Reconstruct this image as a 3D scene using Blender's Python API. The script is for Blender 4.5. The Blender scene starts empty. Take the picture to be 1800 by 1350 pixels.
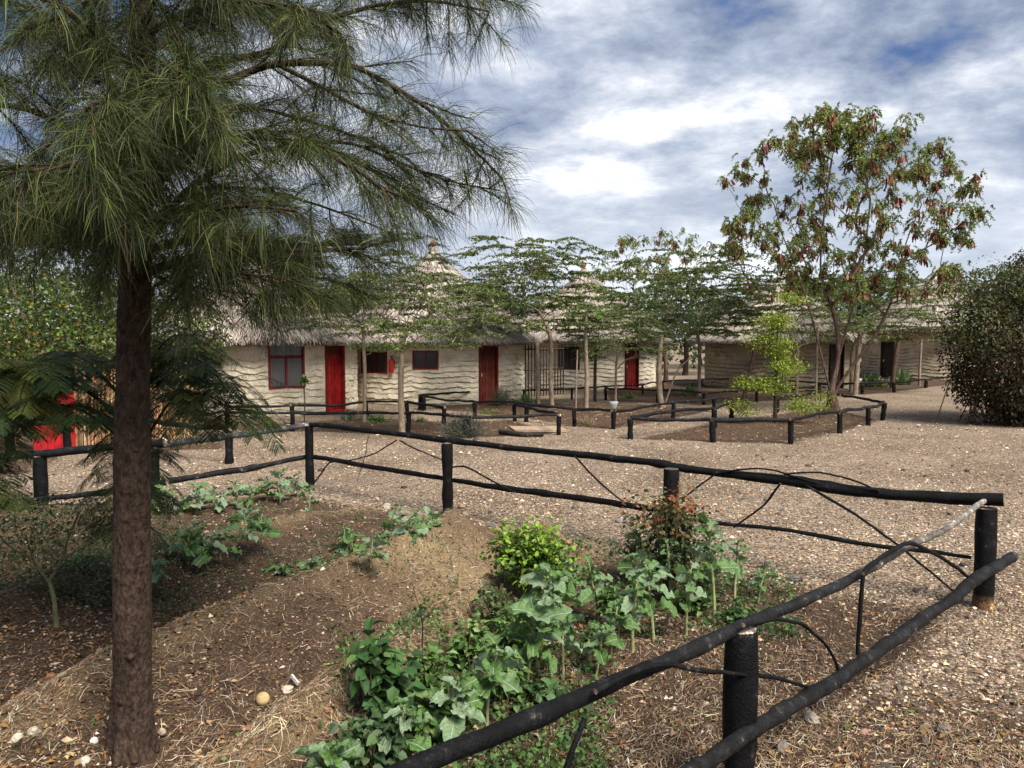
import bpy, math
import numpy as np
from mathutils import Vector, Matrix, Euler

PI = math.pi
S = bpy.context.scene
C = S.collection

# ------------------------------------------------------------------ camera
F = 1350.0                      # focal length in pixels of the 1800 px wide photograph
CAMZ = 2.2
PITCH = math.atan(83 / F)       # looking slightly down
cam = bpy.data.cameras.new('camera')
cam.sensor_width = 36
cam.lens = 36 * F / 1800
cam.clip_start = 0.05
cam.clip_end = 1500
cam_o = bpy.data.objects.new('camera', cam)
cam_o.location = (0, 0, CAMZ)
cam_o.rotation_euler = (PI / 2 - PITCH, 0, 0)
C.objects.link(cam_o)
S.camera = cam_o

# ------------------------------------------------------------------ sky and sun
SUN_EL, SUN_AZ = math.radians(50), math.radians(142)     # azimuth clockwise from +Y: behind the camera, to the right
world = bpy.data.worlds.new('World')
S.world = world
world.use_nodes = True
nt = world.node_tree
nt.nodes.clear()


def NN(t, kind, **kw):
    n = t.nodes.new(kind)
    ins = kw.pop('ins', {})
    for k, v in kw.items():
        setattr(n, k, v)
    for k, v in ins.items():
        if isinstance(v, tuple) and len(v) == 2 and hasattr(v[0], 'outputs'):
            t.links.new(v[0].outputs[v[1]], n.inputs[k])
        elif hasattr(v, 'outputs'):
            t.links.new(v.outputs[0], n.inputs[k])
        else:
            n.inputs[k].default_value = v
    return n


def ramp(t, fac, stops, interp='LINEAR'):
    n = t.nodes.new('ShaderNodeValToRGB')
    n.color_ramp.interpolation = interp
    cr = n.color_ramp
    while len(cr.elements) < len(stops):
        cr.elements.new(0.5)
    for e, (p, c) in zip(cr.elements, stops):
        e.position = p
        e.color = (c[0], c[1], c[2], 1) if isinstance(c, tuple) else (c, c, c, 1)
    t.links.new(fac, n.inputs[0])
    return n


def M(t, op, a, b=None):
    n = t.nodes.new('ShaderNodeMath')
    n.operation = op
    for i, v in enumerate((a, b)):
        if v is None:
            continue
        if hasattr(v, 'outputs'):
            t.links.new(v.outputs[0], n.inputs[i])
        elif isinstance(v, (int, float)):
            n.inputs[i].default_value = v
        else:
            t.links.new(v, n.inputs[i])
    return n


tc = NN(nt, 'ShaderNodeTexCoord')
sx = NN(nt, 'ShaderNodeSeparateXYZ', ins={0: (tc, 'Generated')})
zc = M(nt, 'MAXIMUM', sx.outputs[2], 0.0)
zz = M(nt, 'ADD', zc, 0.26)
ux = M(nt, 'DIVIDE', sx.outputs[0], zz)
uy = M(nt, 'DIVIDE', sx.outputs[1], zz)
cv = NN(nt, 'ShaderNodeCombineXYZ', ins={0: ux, 1: uy, 2: 0.0})
mp = NN(nt, 'ShaderNodeMapping', ins={0: cv, 'Location': (3.1, 1.7, 0), 'Scale': (1.2, 1.35, 1), 'Rotation': (0, 0, 0.30)})
n1 = NN(nt, 'ShaderNodeTexNoise', ins={'Vector': mp, 'Scale': 1.35, 'Detail': 14.0, 'Roughness': 0.60, 'Distortion': 0.15})
n2 = NN(nt, 'ShaderNodeTexNoise', ins={'Vector': mp, 'Scale': 0.55, 'Detail': 5.0, 'Roughness': 0.5, 'Distortion': 0.3})
n3 = NN(nt, 'ShaderNodeTexNoise', ins={'Vector': mp, 'Scale': 3.6, 'Detail': 14.0, 'Roughness': 0.66, 'Distortion': 0.1})
a1 = M(nt, 'MULTIPLY', n1, 0.56)
a3 = M(nt, 'MULTIPLY', n3, 0.26)
a2 = M(nt, 'MULTIPLY', n2, 0.56)
deep = ramp(nt, sx.outputs[2], [(0.22, 0.0), (0.55, 0.06)])
dens = M(nt, 'SUBTRACT', M(nt, 'ADD', M(nt, 'ADD', a1, a3), a2), M(nt, 'ADD', deep.outputs[0], 0.035))            # about 0.57 in the mean
cloud = ramp(nt, dens.outputs[0], [(0.515, (0.024, 0.064, 0.165)), (0.56, (0.070, 0.108, 0.205)), (0.605, (0.145, 0.175, 0.240)),
                                   (0.650, (0.225, 0.26, 0.325)), (0.70, (0.37, 0.39, 0.435)), (0.82, (0.85, 0.86, 0.87))])
hz = ramp(nt, sx.outputs[2], [(0.0, 0.9), (0.10, 0.60), (0.26, 0.0)])
hmix = NN(nt, 'ShaderNodeMix', data_type='RGBA', ins={'Factor': (hz, 0)})
nt.links.new(cloud.outputs[0], hmix.inputs[6])
hmix.inputs[7].default_value = (0.33, 0.365, 0.42, 1)
sky = NN(nt, 'ShaderNodeTexSky', sky_type='NISHITA', sun_disc=False, sun_elevation=SUN_EL, sun_rotation=SUN_AZ)
bg1 = NN(nt, 'ShaderNodeBackground', ins={'Color': sky, 'Strength': 0.06})
bg2 = NN(nt, 'ShaderNodeBackground', ins={'Strength': 1.0})
nt.links.new(hmix.outputs[2], bg2.inputs[0])
thick = ramp(nt, dens.outputs[0], [(0.45, 0.6), (0.55, 1.0)])
mx = NN(nt, 'ShaderNodeMixShader', ins={0: (thick, 0), 1: bg1, 2: bg2})
NN(nt, 'ShaderNodeOutputWorld', ins={0: mx})

sun = bpy.data.lights.new('sun', 'SUN')
sun.energy = 3.5
sun.angle = math.radians(28)
sun.color = (1.0, 0.95, 0.87)
sun_o = bpy.data.objects.new('sun', sun)
sd = Vector((math.sin(SUN_AZ) * math.cos(SUN_EL), math.cos(SUN_AZ) * math.cos(SUN_EL), math.sin(SUN_EL)))
sun_o.rotation_euler = (-sd).to_track_quat('-Z', 'Y').to_euler()
sun_o.location = sd * 50
C.objects.link(sun_o)

S.view_settings.view_transform = 'Standard'
S.view_settings.look = 'None'
S.view_settings.exposure = 1.12
S.view_settings.gamma = 1.0
S.view_settings.use_curve_mapping = False
S.cycles.max_bounces = 6
S.cycles.diffuse_bounces = 3
S.cycles.transparent_max_bounces = 8

# ------------------------------------------------------------------ from the photograph's pixels to places
cp, sp = math.cos(PITCH), math.sin(PITCH)


def ray(px, py):
    a, b = (px - 900) / F, (675 - py) / F
    return np.array([a, cp + b * sp, -sp + b * cp])


def G(px, py, z=0.0):
    r = ray(px, py)
    t = (z - CAMZ) / r[2]
    return np.array([r[0] * t, r[1] * t, z])


def A(px, py, y):
    r = ray(px, py)
    t = y / r[1]
    return np.array([r[0] * t, y, CAMZ + r[2] * t])


def V(px, py, a, b):
    """where the line of sight meets the upright plane through the ground points a and b"""
    r = ray(px, py)
    n = np.array([-(b[1] - a[1]), b[0] - a[0], 0])
    t = (n @ (np.array([a[0], a[1], 0]) - np.array([0, 0, 0]))) / (n @ r)
    return np.array([r[0] * t, r[1] * t, CAMZ + r[2] * t])


# ------------------------------------------------------------------ mesh tools
class MB:
    def __init__(s):
        s.v, s.c, s.t, s.q, s.n = [], [], [], [], 0

    def add(s, v, q=None, t=None, col=(1, 1, 1)):
        v = np.asarray(v, float).reshape(-1, 3)
        if len(v) == 0:
            return
        s.v.append(v)
        c = np.asarray(col, float)
        if c.ndim == 1:
            c = np.tile(c, (len(v), 1))
        s.c.append(c)
        if q is not None and len(q):
            s.q.append(np.asarray(q, np.int64) + s.n)
        if t is not None and len(t):
            s.t.append(np.asarray(t, np.int64) + s.n)
        s.n += len(v)

    def mesh(s, name, mat, origin=(0, 0, 0), smooth=False):
        me = bpy.data.meshes.new(name)
        if s.n:
            v = np.concatenate(s.v) - np.asarray(origin, float)
            c = np.concatenate(s.c)
            q = np.concatenate(s.q) if s.q else np.zeros((0, 4), np.int64)
            t = np.concatenate(s.t) if s.t else np.zeros((0, 3), np.int64)
            me.vertices.add(len(v))
            me.vertices.foreach_set('co', v.astype(np.float32).ravel())
            nl = q.size + t.size
            me.loops.add(nl)
            me.loops.foreach_set('vertex_index', np.concatenate([q.ravel(), t.ravel()]).astype(np.int32))
            npoly = len(q) + len(t)
            me.polygons.add(npoly)
            st = np.concatenate([np.arange(len(q)) * 4, q.size + np.arange(len(t)) * 3]).astype(np.int32)
            me.polygons.foreach_set('loop_start', st)
            me.polygons.foreach_set('use_smooth', np.full(npoly, bool(smooth)))
            at = me.attributes.new('col', 'FLOAT_COLOR', 'POINT')
            at.data.foreach_set('color', np.hstack([c, np.ones((len(c), 1))]).astype(np.float32).ravel())
            me.update(calc_edges=True)
        if mat:
            me.materials.append(mat)
        return me

    def build(s, name, mat, parent=None, smooth=False, label=None, kind=None):
        org = tuple(wloc(parent)) if parent is not None else (0, 0, 0)
        me = s.mesh(name, mat, org, smooth)
        o = bpy.data.objects.new(name, me)
        C.objects.link(o)
        if parent is not None:
            o.parent = parent
        if label:
            o['label'] = label
        if kind:
            o['kind'] = kind
        return o


def wloc(o):
    p = Vector((0, 0, 0))
    while o is not None:
        p += o.location
        o = o.parent
    return p


def thing(name, label, cat, loc, group=None, rz=0.0):
    o = bpy.data.objects.new(name, None)
    o.empty_display_size = 0.1
    o.location = tuple(float(x) for x in loc)
    o.rotation_euler = (0, 0, rz)
    o['label'] = label
    o['category'] = cat
    if group:
        o['group'] = group
    C.objects.link(o)
    return o


def tag(o, label, cat, group=None):
    o['label'] = label
    o['category'] = cat
    if group:
        o['group'] = group
    return o


def unit(a):
    a = np.asarray(a, float)
    return a / np.maximum(np.linalg.norm(a, axis=-1, keepdims=True), 1e-9)


def rvec(rng, n):
    return unit(rng.normal(size=(n, 3)))


def tube(mb, pts, rad, sides=8, col=(1, 1, 1), rng=None, rough=0.0, cap=True, capcol=None, colend=None):
    P = np.asarray(pts, float)
    K = len(P)
    R = np.broadcast_to(np.asarray(rad, float), (K,)).copy()
    T = np.gradient(P, axis=0)
    T = unit(T)
    ref = np.array([0, 0, 1.0]) if abs(T[:, 2]).mean() < 0.8 else np.array([1.0, 0, 0])
    U = unit(np.cross(T, ref))
    W = np.cross(T, U)
    th = np.arange(sides) / sides * 2 * PI
    rr = R[:, None] * np.ones(sides)
    if rng is not None and rough > 0:
        rr = rr * (1 + rough * rng.normal(size=(K, sides)))
    v = P[:, None, :] + rr[..., None] * (np.cos(th)[None, :, None] * U[:, None, :] + np.sin(th)[None, :, None] * W[:, None, :])
    i = np.arange(K - 1)[:, None] * sides
    j = np.arange(sides)[None, :]
    k = (j + 1) % sides
    q = np.stack([i + j, i + k, i + sides + k, i + sides + j], -1).reshape(-1, 4)
    c = np.tile(np.asarray(col, float), (K * sides, 1)) if np.ndim(col) == 1 else np.repeat(np.asarray(col, float), sides, 0)
    if colend is not None:
        f = np.repeat(np.linspace(0, 1, K), sides)[:, None]
        c = c * (1 - f) + np.asarray(colend) * f
    mb.add(v.reshape(-1, 3), q=q, col=c)
    if cap:
        for e in (0, K - 1):
            cc = capcol if capcol is not None else (c[0] if e == 0 else c[-1])
            ring = v[e]
            vv = np.vstack([ring, P[e] + T[e] * R[e] * (0.15 if e else -0.15)])
            a = np.arange(sides)
            b = (a + 1) % sides
            t = np.stack([a, b, np.full(sides, sides)], -1) if e else np.stack([b, a, np.full(sides, sides)], -1)
            mb.add(vv, t=t, col=cc)


def resample(pts, step):
    P = np.asarray(pts, float)
    d = np.r_[0, np.cumsum(np.linalg.norm(np.diff(P, axis=0), axis=1))]
    n = max(2, int(d[-1] / step) + 1)
    s = np.linspace(0, d[-1], n)
    # smooth (Catmull-like) through numpy: interpolate then blur
    Q = np.stack([np.interp(s, d, P[:, k]) for k in range(3)], 1)
    if n > 4:
        for _ in range(2):
            Q[1:-1] = 0.25 * Q[:-2] + 0.5 * Q[1:-1] + 0.25 * Q[2:]
    return Q


def ribbons(mb, P, W, side, col):
    """P (N,K,3) centre lines, W (N,K) half-widths, side (N,3) or (N,K,3), col (N,3)"""
    N, K = P.shape[:2]
    if N == 0:
        return
    if side.ndim == 2:
        side = side[:, None, :]
    W = np.broadcast_to(W, (N, K))
    a = P + side * W[..., None]
    b = P - side * W[..., None]
    v = np.stack([a, b], 2).reshape(-1, 3)
    base = (np.arange(N) * K * 2)[:, None] + (np.arange(K - 1) * 2)[None, :]
    q = np.stack([base, base + 1, base + 3, base + 2], -1).reshape(-1, 4)
    mb.add(v, q=q, col=np.repeat(col, K * 2, 0))


def leaves(mb, P, D, Nn, L, W, col, fold=0.25, droop=0.0, fine=False):
    """folded pointed leaves: P base (N,3), D direction, Nn rough normal, L length, W half-width"""
    N = len(P)
    if N == 0:
        return
    D = unit(D)
    Sd = unit(np.cross(D, Nn))
    Up = np.cross(Sd, D)
    L = np.broadcast_to(L, (N,))[:, None]
    W = np.broadcast_to(W, (N,))[:, None]
    if fine:                                        # rounded, cupped leaf of six triangles
        ds = np.array([0, 0, -1.0]) * L * droop
        c1_, c2_ = P + D * L * 0.30, P + D * L * 0.66 + ds * 0.4
        tip = P + D * L + ds
        vs = [P, c1_ + Sd * W + Up * W * fold, c2_ + Sd * W * 0.78 + Up * W * fold, tip, c2_ - Sd * W * 0.78 + Up * W * fold, c1_ - Sd * W + Up * W * fold, c2_ * 0.5 + c1_ * 0.5]
        v = np.stack(vs, 1).reshape(-1, 3)
        i = np.arange(N)[:, None] * 7
        t = np.concatenate([i + np.array(k_) for k_ in ([0, 1, 6], [1, 2, 6], [2, 3, 6], [3, 4, 6], [4, 5, 6], [5, 0, 6])], 0)
        mb.add(v, t=t, col=np.repeat(col, 7, 0))
        return
    mid = P + D * L * 0.45
    tip = P + D * L + np.array([0, 0, -1.0]) * L * droop
    a = mid + Sd * W + Up * W * fold
    b = mid - Sd * W + Up * W * fold
    v = np.stack([P, a, tip, b], 1).reshape(-1, 3)
    i = np.arange(N)[:, None] * 4
    t = np.concatenate([i + np.array([0, 1, 2]), i + np.array([0, 2, 3])], 0)
    mb.add(v, t=t, col=np.repeat(col, 4, 0))


def box(mb, c, s, col=(1, 1, 1), R=None):
    v = np.array([[x, y, z] for x in (-.5, .5) for y in (-.5, .5) for z in (-.5, .5)]) * np.asarray(s)
    if R is not None:
        v = v @ np.asarray(R).T
    q = [[0, 1, 3, 2], [4, 6, 7, 5], [0, 4, 5, 1], [2, 3, 7, 6], [0, 2, 6, 4], [1, 5, 7, 3]]
    mb.add(v + np.asarray(c), q=q, col=col)


def vary(rng, base, n, amt=0.2, hue=0.08):
    b = np.asarray(base, float)
    return np.clip(b * (1 + amt * rng.normal(size=(n, 1))) * (1 + hue * rng.normal(size=(n, 3))), 0.004, 1)


def pick(rng, cols, n, w=None, amt=0.2, hue=0.06):
    cols = np.asarray(cols, float)
    i = rng.choice(len(cols), size=n, p=w)
    return np.clip(cols[i] * (1 + amt * rng.normal(size=(n, 1))) * (1 + hue * rng.normal(size=(n, 3))), 0.004, 1)


def rock(mb, c, s, rng, col, sub=2):
    """irregular stone: a displaced sphere grid"""
    nu, nv = 10 if sub > 1 else 6, 6 if sub > 1 else 4
    ax = rvec(rng, 5)
    am = rng.uniform(0.72, 1.0, 5)
    pts = [[0, 0, 1]]
    for i in range(1, nv):
        for j in range(nu):
            a, b = PI * i / nv, 2 * PI * (j + 0.5 * (i % 2)) / nu
            pts.append([math.sin(a) * math.cos(b), math.sin(a) * math.sin(b), math.cos(a)])
    pts.append([0, 0, -1])
    p = np.array(pts)
    r = np.ones(len(p))
    for k in range(5):                              # cut facets
        d = p @ ax[k]
        r = np.where(d * r > am[k] * 0.85, am[k] * 0.85 / np.maximum(d, 0.2), r)
    p = p * (r * (1 + 0.05 * rng.normal(size=len(p))))[:, None] * np.asarray(s)
    a = rng.uniform(0, 2 * PI)
    R = np.array([[math.cos(a), -math.sin(a), 0], [math.sin(a), math.cos(a), 0], [0, 0, 1]])
    p = p @ R.T + np.asarray(c)
    t, q = [], []
    for j in range(nu):
        t.append([0, 1 + j, 1 + (j + 1) % nu])
        e = 1 + (nv - 2) * nu
        t.append([len(p) - 1, e + (j + 1) % nu, e + j])
    for i in range(nv - 2):
        for j in range(nu):
            a0 = 1 + i * nu
            q.append([a0 + j, a0 + nu + j, a0 + nu + (j + 1) % nu, a0 + (j + 1) % nu])
    mb.add(p, q=q, t=t, col=col)


# value noise on numpy, for the ground's relief
_perm = np.random.default_rng(5).random((256, 256))


def vnoise(x, y):
    xi, yi = np.floor(x).astype(int), np.floor(y).astype(int)
    fx, fy = x - xi, y - yi
    fx, fy = fx * fx * (3 - 2 * fx), fy * fy * (3 - 2 * fy)
    g = lambda a, b: _perm[a & 255, b & 255]
    return (g(xi, yi) * (1 - fx) + g(xi + 1, yi) * fx) * (1 - fy) + (g(xi, yi + 1) * (1 - fx) + g(xi + 1, yi + 1) * fx) * fy


# ------------------------------------------------------------------ materials
def base_mat(name):
    m = bpy.data.materials.new(name)
    m.use_nodes = True
    t = m.node_tree
    t.nodes.clear()
    return m, t


def attr_mat(name, rough=0.85, spec=0.2, noise=(30.0, 0.35), bump=0.0, bscale=60.0, translucent=0.0, tint=None):
    m, t = base_mat(name)
    at = NN(t, 'ShaderNodeAttribute', attribute_name='col')
    tcn = NN(t, 'ShaderNodeTexCoord')
    nz = NN(t, 'ShaderNodeTexNoise', ins={'Vector': (tcn, 'Object'), 'Scale': noise[0], 'Detail': 5.0, 'Roughness': 0.65})
    r = ramp(t, nz.outputs[0], [(0.3, 1 - noise[1]), (0.7, 1 + noise[1])])
    r.color_ramp.elements[1].color = (1 + noise[1],) * 3 + (1,)
    mul = NN(t, 'ShaderNodeMix', data_type='RGBA', blend_type='MULTIPLY', ins={'Factor': 1.0})
    t.links.new(at.outputs[0], mul.inputs[6])
    t.links.new(r.outputs[0], mul.inputs[7])
    p = NN(t, 'ShaderNodeBsdfPrincipled', ins={'Roughness': rough, 'Specular IOR Level': spec})
    t.links.new(mul.outputs[2], p.inputs['Base Color'])
    if bump:
        nb = NN(t, 'ShaderNodeTexNoise', ins={'Vector': (tcn, 'Object'), 'Scale': bscale, 'Detail': 6.0, 'Roughness': 0.7})
        b = NN(t, 'ShaderNodeBump', ins={'Strength': 1.0, 'Distance': bump, 'Height': (nb, 0)})
        t.links.new(b.outputs[0], p.inputs['Normal'])
    out = p
    if translucent:
        tr = NN(t, 'ShaderNodeBsdfTranslucent')
        t.links.new(mul.outputs[2], tr.inputs[0])
        out = NN(t, 'ShaderNodeMixShader', ins={0: translucent, 1: p, 2: tr})
    NN(t, 'ShaderNodeOutputMaterial', ins={0: out})
    return m


def wood_mat(name, dark=1.0):
    """charred / tarred pole: black with grey weathered streaks; vertex colour gives the pole's own tone"""
    m, t = base_mat(name)
    at = NN(t, 'ShaderNodeAttribute', attribute_name='col')
    tcn = NN(t, 'ShaderNodeTexCoord')
    n = NN(t, 'ShaderNodeTexNoise', ins={'Vector': (tcn, 'Object'), 'Scale': 9.0, 'Detail': 8.0, 'Roughness': 0.75})
    f = NN(t, 'ShaderNodeTexNoise', ins={'Vector': (tcn, 'Object'), 'Scale': 70.0, 'Detail': 4.0, 'Roughness': 0.7})
    r = ramp(t, n.outputs[0], [(0.42, (0.55, 0.55, 0.55)), (0.56, (1.3, 1.3, 1.35)), (0.62, (3.0, 2.9, 2.8)), (0.68, (22.0, 19.0, 16.0))])
    r2 = ramp(t, f.outputs[0], [(0.35, 0.6), (0.65, 1.5)])
    mu = NN(t, 'ShaderNodeMix', data_type='RGBA', blend_type='MULTIPLY', ins={'Factor': 1.0})
    t.links.new(at.outputs[0], mu.inputs[6]); t.links.new(r.outputs[0], mu.inputs[7])
    mu2 = NN(t, 'ShaderNodeMix', data_type='RGBA', blend_type='MULTIPLY', ins={'Factor': 1.0})
    t.links.new(mu.outputs[2], mu2.inputs[6]); t.links.new(r2.outputs[0], mu2.inputs[7])
    p = NN(t, 'ShaderNodeBsdfPrincipled', ins={'Roughness': 0.66, 'Specular IOR Level': 0.16})
    t.links.new(mu2.outputs[2], p.inputs['Base Color'])
    b = NN(t, 'ShaderNodeBump', ins={'Strength': 1.0, 'Distance': 0.009, 'Height': (f, 0)})
    t.links.new(b.outputs[0], p.inputs['Normal'])
    NN(t, 'ShaderNodeOutputMaterial', ins={0: p})
    return m


def bark_mat(name, dark, light, scale=14.0, stretch=0.35, bump=0.012):
    m, t = base_mat(name)
    tcn = NN(t, 'ShaderNodeTexCoord')
    mp_ = NN(t, 'ShaderNodeMapping', ins={0: (tcn, 'Object'), 'Scale': (1, 1, stretch)})
    n = NN(t, 'ShaderNodeTexNoise', ins={'Vector': mp_, 'Scale': scale, 'Detail': 9.0, 'Roughness': 0.72, 'Distortion': 0.6})
    v = NN(t, 'ShaderNodeTexVoronoi', ins={'Vector': mp_, 'Scale': scale * 1.7})
    r = ramp(t, n.outputs[0], [(0.33, dark), (0.66, light)])
    nl = NN(t, 'ShaderNodeTexNoise', ins={'Vector': (tcn, 'Object'), 'Scale': 3.0, 'Detail': 3.0})
    rl = ramp(t, nl.outputs[0], [(0.3, 0.7), (0.7, 1.25)])
    mu = NN(t, 'ShaderNodeMix', data_type='RGBA', blend_type='MULTIPLY', ins={'Factor': 1.0})
    t.links.new(r.outputs[0], mu.inputs[6]); t.links.new(rl.outputs[0], mu.inputs[7])
    p = NN(t, 'ShaderNodeBsdfPrincipled', ins={'Roughness': 0.9, 'Specular IOR Level': 0.15})
    t.links.new(mu.outputs[2], p.inputs['Base Color'])
    h = M(t, 'ADD', n, M(t, 'MULTIPLY', v, 0.5))
    b = NN(t, 'ShaderNodeBump', ins={'Strength': 1.0, 'Distance': bump, 'Height': h})
    t.links.new(b.outputs[0], p.inputs['Normal'])
    NN(t, 'ShaderNodeOutputMaterial', ins={0: p})
    return m


MT = {}
MT['leaf'] = attr_mat('leaf_green', rough=0.55, spec=0.35, noise=(8, 0.25), translucent=0.3)
MT['needle'] = attr_mat('needle_green', rough=0.6, spec=0.3, noise=(3, 0.3), translucent=0.15)
MT['dry'] = attr_mat('dry_matter', rough=0.9, spec=0.1, noise=(14, 0.3))
MT['stone'] = attr_mat('loose_stone', rough=0.9, spec=0.15, noise=(45, 0.35), bump=0.003, bscale=90)
MT['gravel'] = attr_mat('gravel_stone', rough=0.9, spec=0.15, noise=(60, 0.25))
MT['thatch'] = attr_mat('thatch_straw', rough=0.95, spec=0.05, noise=(2.2, 0.35))
MT['pole'] = wood_mat('tarred_pole')
MT['paint'] = attr_mat('worn_paint', rough=0.62, spec=0.25, noise=(5, 0.45), bump=0.002, bscale=40)
MT['wood'] = attr_mat('plain_wood', rough=0.8, spec=0.15, noise=(16, 0.4), bump=0.003, bscale=50)
MT['bark'] = bark_mat('brown_bark', (0.010, 0.006, 0.0045), (0.105, 0.068, 0.048), 34, 0.55, 0.022)
MT['palebark'] = bark_mat('pale_bark', (0.12, 0.09, 0.06), (0.36, 0.28, 0.20), 18, 0.4, 0.008)
MT['redbark'] = bark_mat('red_brown_bark', (0.045, 0.028, 0.022), (0.19, 0.12, 0.09), 14, 0.4, 0.008)


def glass_mat():
    m, t = base_mat('curtained_glass')
    at = NN(t, 'ShaderNodeAttribute', attribute_name='col')
    tcn = NN(t, 'ShaderNodeTexCoord')
    w = NN(t, 'ShaderNodeTexWave', ins={'Vector': (tcn, 'Object'), 'Scale': 9.0, 'Distortion': 2.0, 'Detail': 2.0})
    r = ramp(t, w.outputs[0], [(0.0, 0.6), (1.0, 1.2)])
    mu = NN(t, 'ShaderNodeMix', data_type='RGBA', blend_type='MULTIPLY', ins={'Factor': 1.0})
    t.links.new(at.outputs[0], mu.inputs[6]); t.links.new(r.outputs[0], mu.inputs[7])
    p = NN(t, 'ShaderNodeBsdfPrincipled', ins={'Roughness': 0.12, 'Specular IOR Level': 0.5})
    t.links.new(mu.outputs[2], p.inputs['Base Color'])
    NN(t, 'ShaderNodeOutputMaterial', ins={0: p})
    return m


MT['glass'] = glass_mat()


def wall_mat():
    m, t = base_mat('mud_plaster')
    at = NN(t, 'ShaderNodeAttribute', attribute_name='col')
    tcn = NN(t, 'ShaderNodeTexCoord')
    n = NN(t, 'ShaderNodeTexNoise', ins={'Vector': (tcn, 'Object'), 'Scale': 2.2, 'Detail': 9.0, 'Roughness': 0.7})
    f = NN(t, 'ShaderNodeTexNoise', ins={'Vector': (tcn, 'Object'), 'Scale': 24.0, 'Detail': 6.0, 'Roughness': 0.7})
    r = ramp(t, n.outputs[0], [(0.3, (0.66, 0.60, 0.52)), (0.52, (0.98, 0.96, 0.92)), (0.7, (1.15, 1.14, 1.12))])
    r2 = ramp(t, f.outputs[0], [(0.3, 0.72), (0.62, 1.1)])
    mu = NN(t, 'ShaderNodeMix', data_type='RGBA', blend_type='MULTIPLY', ins={'Factor': 1.0})
    t.links.new(at.outputs[0], mu.inputs[6]); t.links.new(r.outputs[0], mu.inputs[7])
    mu2 = NN(t, 'ShaderNodeMix', data_type='RGBA', blend_type='MULTIPLY', ins={'Factor': 1.0})
    t.links.new(mu.outputs[2], mu2.inputs[6]); t.links.new(r2.outputs[0], mu2.inputs[7])
    p = NN(t, 'ShaderNodeBsdfPrincipled', ins={'Roughness': 0.95, 'Specular IOR Level': 0.1})
    t.links.new(mu2.outputs[2], p.inputs['Base Color'])
    b = NN(t, 'ShaderNodeBump', ins={'Strength': 1.0, 'Distance': 0.02, 'Height': (f, 0)})
    t.links.new(b.outputs[0], p.inputs['Normal'])
    NN(t, 'ShaderNodeOutputMaterial', ins={0: p})
    return m


MT['wall'] = wall_mat()


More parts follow.
